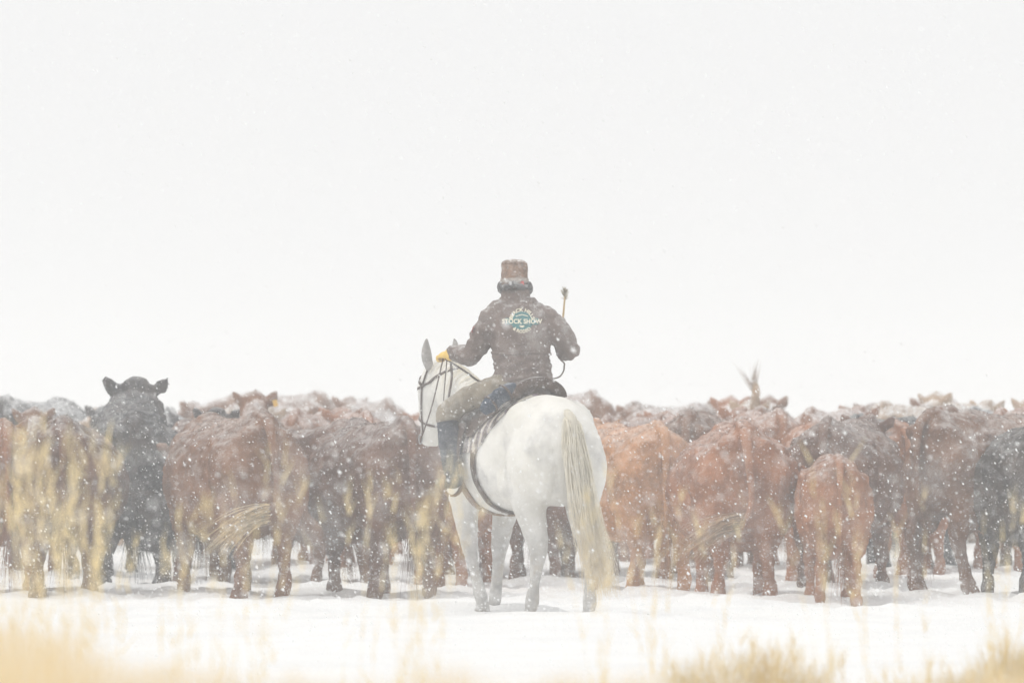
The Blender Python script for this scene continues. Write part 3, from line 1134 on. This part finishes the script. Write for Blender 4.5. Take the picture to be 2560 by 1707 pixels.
wd = (0, .40, -.9)
v, f = strap(HB, ring(1.335, 1.35, .40, cx=-.046), .014, .006, .003, wd)
link('noseband', mesh_np('noseband', v, f), M['leather'], bridle)
v, f = strap(HB, ring(1.235, 1.60, .40, -1.7, 1.7, cx=-.055), .018, .006, .003, wd)
link('browband', mesh_np('browband', v, f), M['leather'], bridle)
for s in (-1, 1):
    pd = []
    for q in np.linspace(0, 1, 12):
        cy, cz = 1.17 + q * .185, 1.69 - q * .45
        pd.append((Vector((-.05 + s * .5, cy, cz)), Vector((-s, 0, 0))))
    v, f = strap(HB, pd, .014, .006, .003, (0, 1, .3))
    link('cheek_strap', mesh_np('cheek_strap', v, f), M['leather'], bridle)
    v, f = tube([(-.04 + s * .088, 1.35 + .026 * math.cos(a), 1.225 + .032 * math.sin(a), .005) for a in np.linspace(0, 2 * math.pi, 12)], n=8, sub=2)
    link('bit_ring', mesh_np('bit_ring', v, f), M['metal'], bridle)
v, f = strap(HB, ring(1.17, 1.60, -.35, .9, 2 * math.pi - .9, cx=-.06), .02, .005, .003, (0, .9, .3))
link('throat_latch', mesh_np('throat_latch', v, f), M['leather'], bridle)

# ------------------------------------------------------------------ the rider
RO = Vector(((1300 - 1280) * HD / FPX, HD, 0.0))
rider = thing('person', 'rider seen from behind in dark jacket, chaps and brown cap with ear flaps', 'person', RO, 0)
dOff = np.array((HLOC.x - RO.x, HLOC.y - RO.y, HLOC.z - RO.z))
cb, sb = math.cos(HYAW), math.sin(HYAW)


def h2r(p):
    """horse frame -> rider frame"""
    x, y, z = p[:3]
    return (x * cb - y * sb + dOff[0], x * sb + y * cb + dOff[1], z + dOff[2], *p[3:])


LEG = lambda s: [h2r(p) for p in [(s * .06, -.06, 1.575, .085, .085), (s * .20, .0, 1.55, .076, .076), (s * .33, .15, 1.485, .062, .062), (s * .395, .235, 1.40, .057, .062),
                                  (s * .41, .20, 1.27, .060, .068), (s * .412, .15, 1.12, .056, .062), (s * .41, .12, 1.0, .048, .052), (s * .41, .115, .955, .045, .05)]]
FOOT = lambda s: [h2r(p) for p in [(s * .41, .06, .955, .038, .035), (s * .41, .11, .96, .045, .05), (s * .415, .20, .95, .046, .04), (s * .42, .29, .94, .044, .03), (s * .42, .33, .94, .03, .02)]]
ARML = [(-.175, .03, 2.00, .060), (-.25, .035, 1.905, .055), (-.30, .05, 1.80, .050), (-.335, .09, 1.772, .048), (-.40, .18, 1.762, .042), (-.455, .25, 1.758, .034)]
ARMR = [(.175, .03, 2.00, .060), (.25, .025, 1.91, .056), (.305, .035, 1.815, .052), (.315, .08, 1.785, .050), (.30, .19, 1.83, .044), (.275, .285, 1.875, .034)]
TORSO = [(.01, -.02, 1.56, .155, .13), (.01, .0, 1.68, .145, .115), (.0, .01, 1.82, .155, .115), (-.01, .02, 1.95, .165, .115), (-.02, .035, 2.05, .12, .085), (-.035, .05, 2.12, .062, .062), (-.037, .06, 2.18, .056, .058)]
HC = np.array((-.037, .075, 2.275))


def hand(wrist, fdir, up, side, k=1.0):
    """palm and five curled fingers closing on a thin thing; fdir = wrist-to-knuckle, up = back-of-hand to palm axis"""
    f_ = Vector(fdir).normalized()
    u = Vector(up).normalized()
    s_ = f_.cross(u).normalized() * side      # towards the thumb
    W = Vector(wrist)
    P = [tube([(*(W - f_ * .03), .028 * k, .024 * k), (*(W + f_ * .03), .040 * k, .021 * k), (*(W + f_ * .085), .042 * k, .018 * k)], n=12, ref=tuple(s_), sub=3)]
    for i, ln in enumerate((.066, .075, .070, .056)):
        b0 = W + f_ * .085 + s_ * (.030 - .020 * i)
        p1 = b0 + f_ * ln * .42 + u * .008
        p2 = p1 + f_ * ln * .10 + u * ln * .42
        p3 = p2 - f_ * ln * .32 + u * ln * .12
        P.append(tube([(*(b0 - f_ * .02), .0105 * k), (*p1, .010 * k), (*p2, .0092 * k), (*p3, .008 * k)], n=10, sub=4, ref=tuple(s_)))
    t0 = W + f_ * .03 + s_ * .034
    t1 = t0 + f_ * .028 + s_ * .018 + u * .018
    t2 = t1 + f_ * .024 - s_ * .012 + u * .020
    P.append(tube([(*t0, .0135 * k), (*t1, .0115 * k), (*t2, .0095 * k)], n=10, sub=4, ref=tuple(u)))
    return P


LW, LFd, LU = (-.465, .265, 1.757), (-.62, .75, .0), (.25, .2, -1)
RW, RFd, RU = (.268, .31, 1.885), (-.15, .9, .35), (-.95, -.1, .1)
body = [tube(TORSO, n=18)]
for s in (-1, 1):
    body.append(tube(LEG(s), n=14, ref=(0, 1, 0)))
    body.append(tube(FOOT(s), n=12))
body.append(tube(ARML, n=12, ref=(0, 0, 1)))
body.append(tube(ARMR, n=12, ref=(0, 0, 1)))
# head with a face looking over the herd (+Y)
body.append(ell(HC, (.074, .092, .105)))
body.append(ell(HC + np.array((0, .03, -.06)), (.056, .065, .06)))
body.append(tube([(*(HC + np.array((0, .088, .02))), .010), (*(HC + np.array((0, .112, -.02))), .014), (*(HC + np.array((0, .098, -.032))), .012)], n=8, sub=2))
body.append(ell(HC + np.array((0, .082, -.062)), (.024, .014, .008)))
for s in (-1, 1):
    body.append(ell(HC + np.array((s * .077, -.005, -.005)), (.010, .020, .032)))
    body.append(ell(HC + np.array((s * .045, .06, -.025)), (.026, .024, .022)))
body += hand(LW, LFd, LU, -1, .86)
body += hand(RW, RFd, RU, 1, .86)
bm = fuse(body, .0085, 4, .5)
link('body', bm, M['skin'], rider)
for s in (-1, 1):
    link('eye', mesh_np('eye', *ell(HC + np.array((s * .032, .083, .008)), (.012, .008, .009))), M['eye'], rider)

# jacket
JT = [(.024, -.02, 1.47, .222, .205), (.022, -.02, 1.50, .218, .20), (.015, -.01, 1.60, .206, .178), (.01, .0, 1.70, .190, .155), (.005, .01, 1.80, .195, .152),
      (-.002, .02, 1.92, .205, .15), (-.01, .03, 2.00, .195, .135), (-.02, .04, 2.065, .145, .112), (-.032, .05, 2.11, .10, .095), (-.037, .06, 2.16, .092, .095), (-.038, .065, 2.19, .090, .095)]
jk = [tube(JT, n=24, sub=4)]
for s in (-1, 1):
    jk.append(tube([(-.03, .045, 2.085, .07), (-.03 + s * .10, .035, 2.045, .075), (-.01 + s * .19, .03, 1.985, .08)], n=16, ref=(0, 0, 1)))
jk.append(tube([(-.12, .03, 2.0, .08), (-.19, .03, 1.975, .086), (-.25, .035, 1.885, .077), (-.302, .05, 1.79, .074), (-.345, .095, 1.758, .071), (-.40, .18, 1.757, .063), (-.447, .24, 1.758, .056)], n=16, ref=(0, 0, 1)))
jk.append(tube([(.11, .03, 2.0, .08), (.185, .03, 1.98, .088), (.255, .025, 1.90, .080), (.308, .035, 1.815, .079), (.316, .085, 1.785, .074), (.30, .19, 1.83, .066), (.275, .28, 1.872, .056)], n=16, ref=(0, 0, 1)))
jm = fuse(jk, .010, 6, .5)


def wrinkle_mask(C):
    m1 = np.clip((np.abs(C[:, 0] - .0) - .10) / .08, .25, 1)
    return np.where((C[:, 2] > 1.78) & (C[:, 2] < 2.06) & (C[:, 1] < .05), m1, 1.0)


ruffle(jm, .017, 8.0, 3.0, wrinkle_mask, stretch=(1, 1, 1.7))
ruffle(jm, .008, 22.0, 8.0, wrinkle_mask)
jacket = link('jacket', jm, M['jacket'], rider)
JB = bvh_of(jm)
# waist seam cord and red shoulder badge
P = []
for a in np.linspace(0, 2 * math.pi, 48):
    d = Vector((math.sin(a), -math.cos(a), 0))
    P.append((Vector((.008, 0, 1.765 + .006 * math.sin(3 * a))) + d * .212, -d))
# keep off the arms: only take hits close to the trunk
Pk = []
for p, d in P:
    h = JB.ray_cast(p, d)
    if h[0] is not None:
        Pk.append((np.array(h[0] - d * .002), -np.array(d)))
v, f = slab(Pk, .016, .006, (0, 0, 1))
link('waist_seam', mesh_np('waist_seam', v, f), M['jacket'], jacket)


ES = .86


def on_jacket(u, z, off):
    h = JB.ray_cast(Vector((u, -1.0, z)), Vector((0, 1, 0)))
    return (u, (h[0].y if h[0] else -.13) - off, z)


# printed emblem on the back
EX, EZ = .013, 1.985
poly = []
for i in range(25):
    a = math.pi * (1 - i / 24)
    poly.append((math.cos(a) * .082, .012 + math.sin(a) * .078))
V, F = [], []


def sheet(fn, nu, nv, off):
    V_, F_ = [], []
    for i in range(nu):
        for j in range(nv):
            u, z = fn(i / (nu - 1), j / (nv - 1))
            V_.append(on_jacket(EX + u * ES, EZ + z * ES, off))
    for i in range(nu - 1):
        for j in range(nv - 1):
            F_.append((i * nv + j, (i + 1) * nv + j, (i + 1) * nv + j + 1, i * nv + j + 1))
    return np.array(V_), F_


def shield(i, j):
    x = (i * 2 - 1) * .080
    top = .052 * math.sqrt(max(0, 1 - (x / .0805) ** 2)) + .016
    bot = -.030 - .042 * math.sqrt(max(0, 1 - (x / .0805) ** 2))
    return x, bot + (top - bot) * j


parts_ = [sheet(shield, 25, 21, .004), sheet(lambda i, j: ((i * 2 - 1) * .128, -.034 + .052 * j), 31, 7, .0055)]
v, f = join(parts_)
link('emblem', mesh_np('emblem', v, f), M['teal'], jacket)


def text_mesh(body_, size, bold, fn, off, name):
    cu = bpy.data.curves.new('t', 'FONT')
    cu.body = body_
    cu.size = size
    cu.align_x = 'CENTER'
    cu.offset = bold
    cu.resolution_u = 3
    o = bpy.data.objects.new('t', cu)
    COL.objects.link(o)
    dg = bpy.context.evaluated_depsgraph_get()
    me_ = bpy.data.meshes.new_from_object(o.evaluated_get(dg))
    bpy.data.objects.remove(o)
    bpy.data.curves.remove(cu)
    C = co(me_)
    for i in range(len(C)):
        u, z = fn(C[i, 0], C[i, 1])
        C[i] = on_jacket(EX + u * ES, EZ + z * ES, off)
    me_.vertices.foreach_set('co', C.astype(np.float32).ravel())
    me_.update()
    me_.name = name
    link(name, me_, M['cream'], jacket)


def arc_up(R, z0):
    return lambda x, y: ((R + y) * math.sin(x / R), z0 + (R + y) * math.cos(x / R))


def arc_dn(R, z0):
    return lambda x, y: ((R - y) * math.sin(x / R), z0 - (R - y) * math.cos(x / R))


text_mesh('BLACK HILLS', .037, .0012, arc_up(.076, -.006), .0075, 'lettering')
text_mesh('STOCK SHOW', .049, .0016, lambda x, y: (x * .96, y - .024), .0085, 'lettering')
text_mesh('& RODEO', .037, .0012, arc_dn(.100, .002), .0075, 'lettering')
# cream hill line in the emblem's top field and the small bull's skull below the banner
v, f = sheet(lambda i, j: ((i * 2 - 1) * .045, .030 + .012 * (1 - abs(i * 2 - 1)) + .006 * j), 13, 2, .007)
link('emblem_hill', mesh_np('emblem_hill', v, f), M['cream'], jacket)
v, f = sheet(lambda i, j: ((i * 2 - 1) * .022 * (.4 + .6 * j), -.056 + .016 * j), 7, 4, .007)
link('emblem_hill', mesh_np('emblem_motif', v, f), M['cream'], jacket)
# red patch on the left sleeve
h = JB.ray_cast(Vector((-.9, .0, 1.925)), Vector((1, .02, 0)))
if h[0]:
    pts = []
    for dz in np.linspace(.022, -.022, 5):
        hh = JB.ray_cast(Vector((-.9, -.02, 1.925 + dz)), Vector((1, .03, 0)))
        pts.append((np.array(hh[0]) + np.array((-.003, 0, 0)), np.array((-1, 0, 0))))
    v, f = slab(pts, .06, .003, (0, 1, 0))
    link('sleeve_patch', mesh_np('sleeve_patch', v, f), M['capred'], jacket)

# chaps, trousers, boots
for s in (-1, 1):
    T = [(*p[:3], p[3] * 1.14 + .010, p[4] * 1.14 + .010) for p in LEG(s)]
    T[0] = (*T[0][:3], T[0][3] * 1.03, T[0][4] * 1.03)
    cm = fuse([tube(T[:4] + [tuple(np.array(T[3]) * .5 + np.array(T[4]) * .5)], n=16, ref=(0, 1, 0))], .011, 5)
    ruffle(cm, .012, 9, 5.0 + s)
    link('chap', cm, M['chaps'], rider)
    low = [(*p[:3], p[3] * 1.08 + .003, p[4] * 1.08 + .003) for p in LEG(s)]
    hipp = [(.008, -.03, 1.52, .10, .10), (.010, -.02, 1.58, .168, .145), (.010, .0, 1.68, .158, .13)]
    lm = fuse([tube(low, n=14, ref=(0, 1, 0)), tube(hipp, n=18)], .010, 4)
    ruffle(lm, .006, 12, 9.0 + s)
    link('trouser_leg', lm, M['jeans'], rider)
    bt = [(*p[:3], p[3] * 1.18, p[4] * 1.18) for p in FOOT(s)]
    bt2 = [(*p[:3], p[3] * 1.25, p[4] * 1.25) for p in LEG(s)[5:]]
    link('boot', fuse([tube(bt, n=12), tube(bt2, n=12, ref=(0, 1, 0))], .009, 4), M['boot'], rider)

# gloves
gl = fuse(hand(LW, LFd, LU, -1, 1.12) + [tube([(-.435, .225, 1.758, .042), (-.475, .28, 1.757, .044)], n=12, ref=(0, 0, 1))], .0058, 3)
link('glove', gl, M['glove'], rider)
gr = fuse(hand(RW, RFd, RU, 1, 1.12) + [tube([(.278, .275, 1.87, .040), (.262, .325, 1.892, .040)], n=12, ref=(0, 0, 1))], .0058, 3)
link('glove', gr, M['glove'], rider)

# cap with ear flaps
capo = [(-.037, .07, 2.220, .088, .102), (-.037, .07, 2.245, .0895, .104), (-.037, .07, 2.29, .088, .102), (-.039, .07, 2.335, .086, .098), (-.040, .07, 2.358, .084, .096),
        (-.040, .07, 2.374, .077, .089), (-.040, .07, 2.386, .055, .065), (-.040, .07, 2.392, .02, .024)]
cm = fuse([tube(capo, n=24, sub=3)], .007, 2)
ruffle(cm, .007, 9, 1.5)
ruffle(cm, .004, 26, 4.5)
cap = link('cap', cm, M['cap'], rider)
fl = [tube([(*(HC[:2] + np.array((.094 * math.sin(a), -.106 * math.cos(a)))), 2.222 - .02 * abs(math.sin(a)), .021, .030) for a in np.linspace(-2.0, 2.0, 22)], n=10, ref=(0, 0, 1), sub=1)]
for s in (-1, 1):
    fl.append(ell((HC[0] + s * .098, .075, 2.205), (.022, .045, .045)))
fm = fuse(fl, .008, 3)
ruffle(fm, .016, 22, 6.0)
link('ear_flap', fm, M['cap_fur'], cap)
v, f = slab([(np.array((.012, -.018, 2.245)), np.array((.3, -1, 0))), (np.array((.016, -.022, 2.225)), np.array((.3, -1, 0))), (np.array((.016, -.026, 2.205)), np.array((.3, -1, 0)))], .024, .008, (1, 0, 0))
link('ear_flap_tie', mesh_np('ear_flap_tie', v, f), M['capred'], cap)
v, f = tube([(-.037 + .090 * math.sin(a), .07 + .104 * math.cos(a), 2.252, .016, .006) for a in np.linspace(0, 2 * math.pi, 40)], n=8, sub=1, ref=(0, 0, 1))
link('cap_band', mesh_np('cap_band', v, f), M['cap_band'], cap)
# cap crown seam ridge
v, f = tube([(-.038 + .084 * math.sin(a), .07 + .097 * math.cos(a), 2.366, .004) for a in np.linspace(0, 2 * math.pi, 40)], n=6, sub=1, ref=(0, 0, 1))
link('crown_seam', mesh_np('crown_seam', v, f), M['cap'], cap)

# reins: from the bit rings to the left hand and a loose end back over the neck
Hd = np.array((-.50, .335, 1.73))          # in the rider frame


def r2h(p):
    q = np.array(p) - dOff
    return np.array((q[0] * cb + q[1] * sb, -q[0] * sb + q[1] * cb, q[2]))


hh_ = r2h(Hd)
for s in (-1, 1):
    a = np.array((-.04 + s * .095, 1.34, 1.205))
    e_ = hh_ + np.array((s * .014, 0, 0))
    mid = a * .5 + e_ * .5 + np.array((0, 0, -.05))
    # both reins hang on the near side of the neck on their way to the hand
    if s > 0:
        mid = mid + np.array((-.02, 0, .02))
    P = spline([(*a, 0), (*mid, 0), (*e_, 0)], 10)[:, :3]
    v, f = slab([(p, np.array((-1, 0, 0.))) for p in P], .014, .005, (0, .3, 1))
    link('rein', mesh_np('rein', v, f), M['leather'], bridle)
drop = [hh_ + np.array((.03, -.03, -.03)), r2h((-.455, .26, 1.60)), r2h((-.475, .25, 1.47))]
P = spline([(*p, 0) for p in drop], 8)[:, :3]
v, f = slab([(p, np.array((-1, 0, 0.))) for p in P], .026, .006, (0, 1, .1))
link('rein', mesh_np('rein', v, f), M['leather'], bridle)
P = spline([(*hh_, 0), (*r2h((-.36, .24, 1.64)), 0), (*r2h((-.26, .20, 1.575)), 0), (*r2h((-.15, .15, 1.60)), 0)], 8)[:, :3]
v, f = tube([(*p, .007) for p in P], n=8, sub=1)
link('rein', mesh_np('rein', v, f), M['leather'], bridle)

# stock stick with a frayed popper, and its looped lash
whip = thing('stock_stick', "bamboo stock stick with frayed tip in the rider's right hand", 'stick', RO, 0)
g0, g1, tip = np.array((.275, .385, 1.72)), np.array((.282, .385, 1.90)), np.array((.302, .385, 2.155))
v, f = tube([(*g0, .008), (*g1, .0075), (*tip, .006)], n=10, sub=4)
link('shaft', mesh_np('shaft', v, f), M['stick'], whip)
n, m_ = 70, 4
L = np.zeros((n, m_, 3))
for i in range(n):
    s0 = tip + np.array((0, 0, r.uniform(-.03, .035)))
    d = r.normal(0, 1, 3)
    d[2] = abs(d[2]) * .9 + .3
    d /= np.linalg.norm(d)
    for j in range(m_):
        tt = j / (m_ - 1)
        L[i, j] = s0 + d * np.array((.034, .034, .04)) * tt
v, f = ribbons(L, r.uniform(.006, .011, n), r)
link('popper', mesh_np('popper', v, f, False), M['fluff'], whip)
lash = [(*g0, .0055), (.296, .30, 1.70, .0055), (.296, .12, 1.68, .0055), (.290, .03, 1.645, .0055), (.265, .0, 1.61, .0055), (.225, -.02, 1.597, .005), (.195, .0, 1.60, .005)]
v, f = tube(lash, n=8, sub=6)
link('lash', mesh_np('lash', v, f), M['cord'], whip)


# ------------------------------------------------------------------ dry grass in front
def grass_stalks(cx, cy, n_, spread, h0, h1, lean, seed, plume=.95, wide=.0085, stemw=.0032):
    """stems with feathery seed heads; returns stems and heads"""
    q = np.random.default_rng(seed)
    m1 = 6
    base = np.stack([cx + q.normal(0, spread, n_), cy + q.normal(0, spread * 1.2, n_), np.zeros(n_) - .03], axis=1)
    H = q.uniform(h0, h1, n_)
    le = np.stack([q.normal(lean, .10, n_), q.normal(0, .08, n_)], axis=1)
    tt = np.linspace(0, 1, m1)
    L_ = np.zeros((n_, m1, 3))
    for j, t_ in enumerate(tt):
        L_[:, j, 0] = base[:, 0] + le[:, 0] * H * t_ ** 1.7
        L_[:, j, 1] = base[:, 1] + le[:, 1] * H * t_ ** 1.7
        L_[:, j, 2] = base[:, 2] + H * t_
    sv, sf = ribbons(L_, np.full(n_, stemw), q)
    k = 16
    Q = np.zeros((n_ * k, 3, 3))
    W = np.zeros(n_ * k)
    for i in range(n_):
        for s_ in range(k):
            u = 1 - min(.97, plume / H[i]) * q.random() ** 1.5
            p = np.array([base[i, 0] + le[i, 0] * H[i] * u ** 1.7, base[i, 1] + le[i, 1] * H[i] * u ** 1.7, base[i, 2] + H[i] * u])
            d = np.array((q.normal(0, .28), q.normal(0, .28), 1.0))
            ln = q.uniform(.05, .11)
            for j in range(3):
                Q[i * k + s_, j] = p + d * ln * j / 2
            W[i * k + s_] = q.uniform(.5, 1.1) * wide
    pv, pf = ribbons(Q, W, q)
    return (sv, sf), (pv, pf)


# tall clumps: (px, depth, stems, spread, low, high, lean, phrase)
CLUMPS = [
    (35, 44, 30, 0.028, 1.15, 1.47, .02, 'tall blurred grass clump at the left edge in front of the reddish cow'),
    (95, 46, 26, 0.024, 1.10, 1.45, .05, 'tall blurred grass clump leaning right, second from the left edge'),
    (165, 43, 34, 0.024, 1.15, 1.47, .0, 'dense tall blurred grass clump in front of the dark brown cow at left'),
    (212, 45, 34, 0.020, 1.15, 1.47, .03, 'tall blurred grass clump just left of the black cow'),
    (292, 48, 16, 0.048, 0.85, 1.17, .03, 'low blurred grass clump before the legs of the black cow'),
    (425, 46, 18, 0.040, 0.90, 1.22, .04, "blurred grass clump right of the black cow's legs"),
    (575, 44, 22, 0.040, 1.05, 1.39, .0, 'blurred grass clump left of the pale flicking tail'),
    (640, 46, 18, 0.024, 1.05, 1.42, .01, 'blurred grass clump right over the pale flicking tail'),
    (890, 48, 12, 0.040, 0.95, 1.27, .02, 'thin blurred grass clump between the brown cows left of the horse'),
    (1010, 45, 32, 0.028, 1.05, 1.39, .04, "blurred grass clump left of the horse's front legs"),
    (1060, 47, 18, 0.028, 1.00, 1.27, .05, "short blurred grass clump nearest the horse's front legs"),
    (1505, 46, 20, 0.024, 0.90, 1.19, .0, "blurred grass clump beside the horse's tail"),
    (1632, 48, 20, 0.024, 1.00, 1.32, .0, 'blurred grass clump in front of the orange brown cow'),
    (1790, 50, 10, 0.048, 0.90, 1.22, .0, 'sparse blurred grass clump before the big red brown cow'),
    (2085, 47, 12, 0.024, 1.00, 1.37, -.02, 'blurred grass clump in front of the calf'),
    (2178, 49, 14, 0.020, 1.05, 1.39, .0, 'narrow blurred grass clump right of the calf'),
    (2300, 50, 14, 0.040, 0.90, 1.17, .05, 'blurred grass clump before the legs of the grizzled cow'),
    (2480, 48, 18, 0.048, 0.95, 1.27, .02, 'blurred grass clump near the right edge'),
]
for i, (px, d, n_, spd, h0, h1, ln, lab) in enumerate(CLUMPS):
    cx = (px - 1280) * d / FPX
    (sv, sf), (pv, pf) = grass_stalks(0, 0, int(n_ * (.42 if px < 250 else .28)), spd, h0, h1, ln, 300 + i)
    g_ = thing('grass_clump', lab, 'grass', (cx, d, 0), 0, 'tall dry grass clumps in front of the herd')
    link('stems', mesh_np('stems', sv, sf, False), M['straw'], g_)['kind'] = 'stuff'
    link('seed_heads', mesh_np('seed_heads', pv, pf, False), M['plume'], g_)['kind'] = 'stuff'


def blades(xy, h, lean, w_, seed):
    q = np.random.default_rng(seed)
    n_ = len(xy)
    m1 = 5
    L_ = np.zeros((n_, m1, 3))
    le = q.normal(0, lean, (n_, 2))
    for j in range(m1):
        t_ = j / (m1 - 1)
        L_[:, j, 0] = xy[:, 0] + le[:, 0] * h * t_ ** 1.8
        L_[:, j, 1] = xy[:, 1] + le[:, 1] * h * t_ ** 1.8
        L_[:, j, 2] = h * (t_ - .12 * np.abs(le).sum(axis=1) * t_ ** 3) - .02
    return ribbons(L_, q.uniform(.6, 1.2, n_) * w_, q)


# the low bed of dry grass along the bottom of the view
q = np.random.default_rng(91)
n_ = 13000
d = q.uniform(23, 31, n_)
pxs = q.uniform(-900, 3460, n_)
TOPX = [-900, 0, 130, 250, 330, 450, 560, 640, 720, 780, 850, 950, 1040, 1110, 1200, 1260, 1340, 1420, 1500, 1580, 1638, 1650, 1692, 1705, 1900, 2250, 2560, 3460]
TOPY = [1520, 1525, 1545, 1605, 1640, 1620, 1635, 1670, 1640, 1675, 1700, 1635, 1675, 1630, 1635, 1690, 1690, 1640, 1675, 1650, 1645, 1760, 1760, 1690, 1680, 1700, 1640, 1640]
tipy = np.interp(pxs, TOPX, TOPY) + np.abs(q.normal(0, 34, n_)) - 8
stray = q.random(n_) < .02
tipy = np.where(stray, tipy - q.uniform(10, 110, n_), tipy)
patchy = np.array([noise.noise(Vector((p * .011, 7.7, 0))) for p in pxs])
keep = (tipy < 1745) & (q.random(n_) < np.clip(.66 + .8 * patchy + .4 * np.exp(-(pxs / 220) ** 2), .06, 1))
pxs, d, tipy = pxs[keep], d[keep], tipy[keep]
hgt = CAM_H - (tipy - HORIZON) * d / FPX
v, f = blades(np.stack([(pxs - 1280) * d / FPX, d], axis=1), np.clip(hgt, .15, 1.4), .05, .007, 92)
gb = link('dry_grass', mesh_np('dry_grass', v, f, False), M['straw'])
tag(gb, 'blurred bed of straw coloured grass along the bottom of the view', 'grass', kind='stuff')

# olive tussocks nearer the animals, almost in focus
TUS = [(1750, 50.0, 420, .20, 1632, 'left part of the olive grass mound at the bottom right'),
       (1880, 51.0, 520, .22, 1610, 'middle of the olive grass mound, wispy top, at the bottom right'),
       (2010, 50.5, 420, .20, 1648, 'right low part of the olive grass mound at the bottom right'),
       (2280, 50.0, 320, .24, 1692, 'low olive grass tussock left of the bottom right corner'),
       (2410, 51.0, 460, .20, 1662, 'tall olive grass tussock in the bottom right corner'),
       (2530, 52.0, 560, .18, 1592, 'tallest olive grass tussock at the right edge')]
for i, (px, d, n_, spd, topy, lab) in enumerate(TUS):
    q = np.random.default_rng(400 + i)
    cx = (px - 1280) * d / FPX
    hh = CAM_H - (topy - HORIZON) * d / FPX
    xy = np.stack([q.uniform(-1, 1, n_) * spd * .62 + q.normal(0, .03, n_), q.normal(0, spd, n_)], axis=1)
    hs_ = hh * q.uniform(.78, 1.04, n_) * (1 - .10 * (xy[:, 0] / spd) ** 2)
    hs_[: n_ // 14] *= q.uniform(1.04, 1.16, n_ // 14)
    v, f = blades(xy, hs_, .16, .009, 500 + i)
    g_ = thing('grass_tussock', lab, 'grass', (cx, d, 0), 0, 'olive grass tussocks at the bottom right')
    link('blades', mesh_np('blades', v, f, False), M['sage'], g_)['kind'] = 'stuff'
    k = max(6, n_ // 40)
    (sv, sf), (pv, pf) = grass_stalks(0, 0, k, spd * .5, hh * .9, hh * 1.12, .10, 600 + i, plume=.12, wide=.005, stemw=.003)
    link('seed_heads', mesh_np('seed_heads', pv, pf, False), M['plume'], g_)['kind'] = 'stuff'

# ------------------------------------------------------------------ falling snow
q = np.random.default_rng(5)
NF = 360000
y = q.uniform(9, 118, NF)
x = q.uniform(-1, 1, NF) * (.047 * y + 2.2)
z = np.where(q.random(NF) < .32, np.minimum(q.exponential(.28, NF), 4.5), q.uniform(.0, 4.6, NF))      # spindrift thickens towards the ground
rad = np.clip(q.lognormal(math.log(.0022), .54, NF), .0013, .013)
arm = np.array([(1, 0, 0), (0, 0, 1.25), (-1, 0, 0), (0, 0, -1.25), (0, 1, 0), (0, 0, 1.0), (0, -1, 0), (0, 0, -1.0)], dtype=float)
V = arm[None] * q.uniform(.6, 1.3, (NF, 8, 1))
ang = q.uniform(0, 6.28, NF)
c_, s_ = np.cos(ang)[:, None], np.sin(ang)[:, None]
V = np.stack([V[:, :, 0] * c_ - V[:, :, 1] * s_ - V[:, :, 2] * .35, V[:, :, 0] * s_ + V[:, :, 1] * c_, V[:, :, 2]], axis=-1)   # clumps hang slanted in the wind
V = V * rad[:, None, None] + np.stack([x, y, z], axis=1)[:, None, :]
quad = np.array([(0, 1, 2, 3), (4, 5, 6, 7)])
F = (quad[None] + (np.arange(NF) * 8)[:, None, None]).reshape(-1, 4)
sn = link('falling_snow', mesh_np('falling_snow', V.reshape(-1, 3), F, False), M['flake'])
tag(sn, 'white snowflakes falling thickly through the air', 'snow', kind='stuff')

# ------------------------------------------------------------------ the snow-laden air
hx, y0, y1, z0, z1 = 1530, -1530, 1590, -1.2, 5.0
V = [(-hx, y0, z0), (hx, y0, z0), (hx, y1, z0), (-hx, y1, z0), (-hx, y0, z1), (hx, y0, z1), (hx, y1, z1), (-hx, y1, z1)]
F = [(0, 3, 2, 1), (4, 5, 6, 7), (0, 1, 5, 4), (1, 2, 6, 5), (2, 3, 7, 6), (3, 0, 4, 7)]
hz = link('haze', mesh_np('haze', V, F, False))
hm = bpy.data.materials.new('haze')
hm.use_nodes = True
t = hm.node_tree
t.nodes.clear()
o_ = t.nodes.new('ShaderNodeOutputMaterial')
pv_ = t.nodes.new('ShaderNodeVolumePrincipled')
pv_.inputs['Color'].default_value = (.94, .945, .95, 1)
pv_.inputs['Density'].default_value = .0025
pv_.inputs['Anisotropy'].default_value = 0.0
t.links.new(pv_.outputs[0], o_.inputs['Volume'])
hz.data.materials.append(hm)
tag(hz, 'white air thick with blowing snow', kind='stuff')
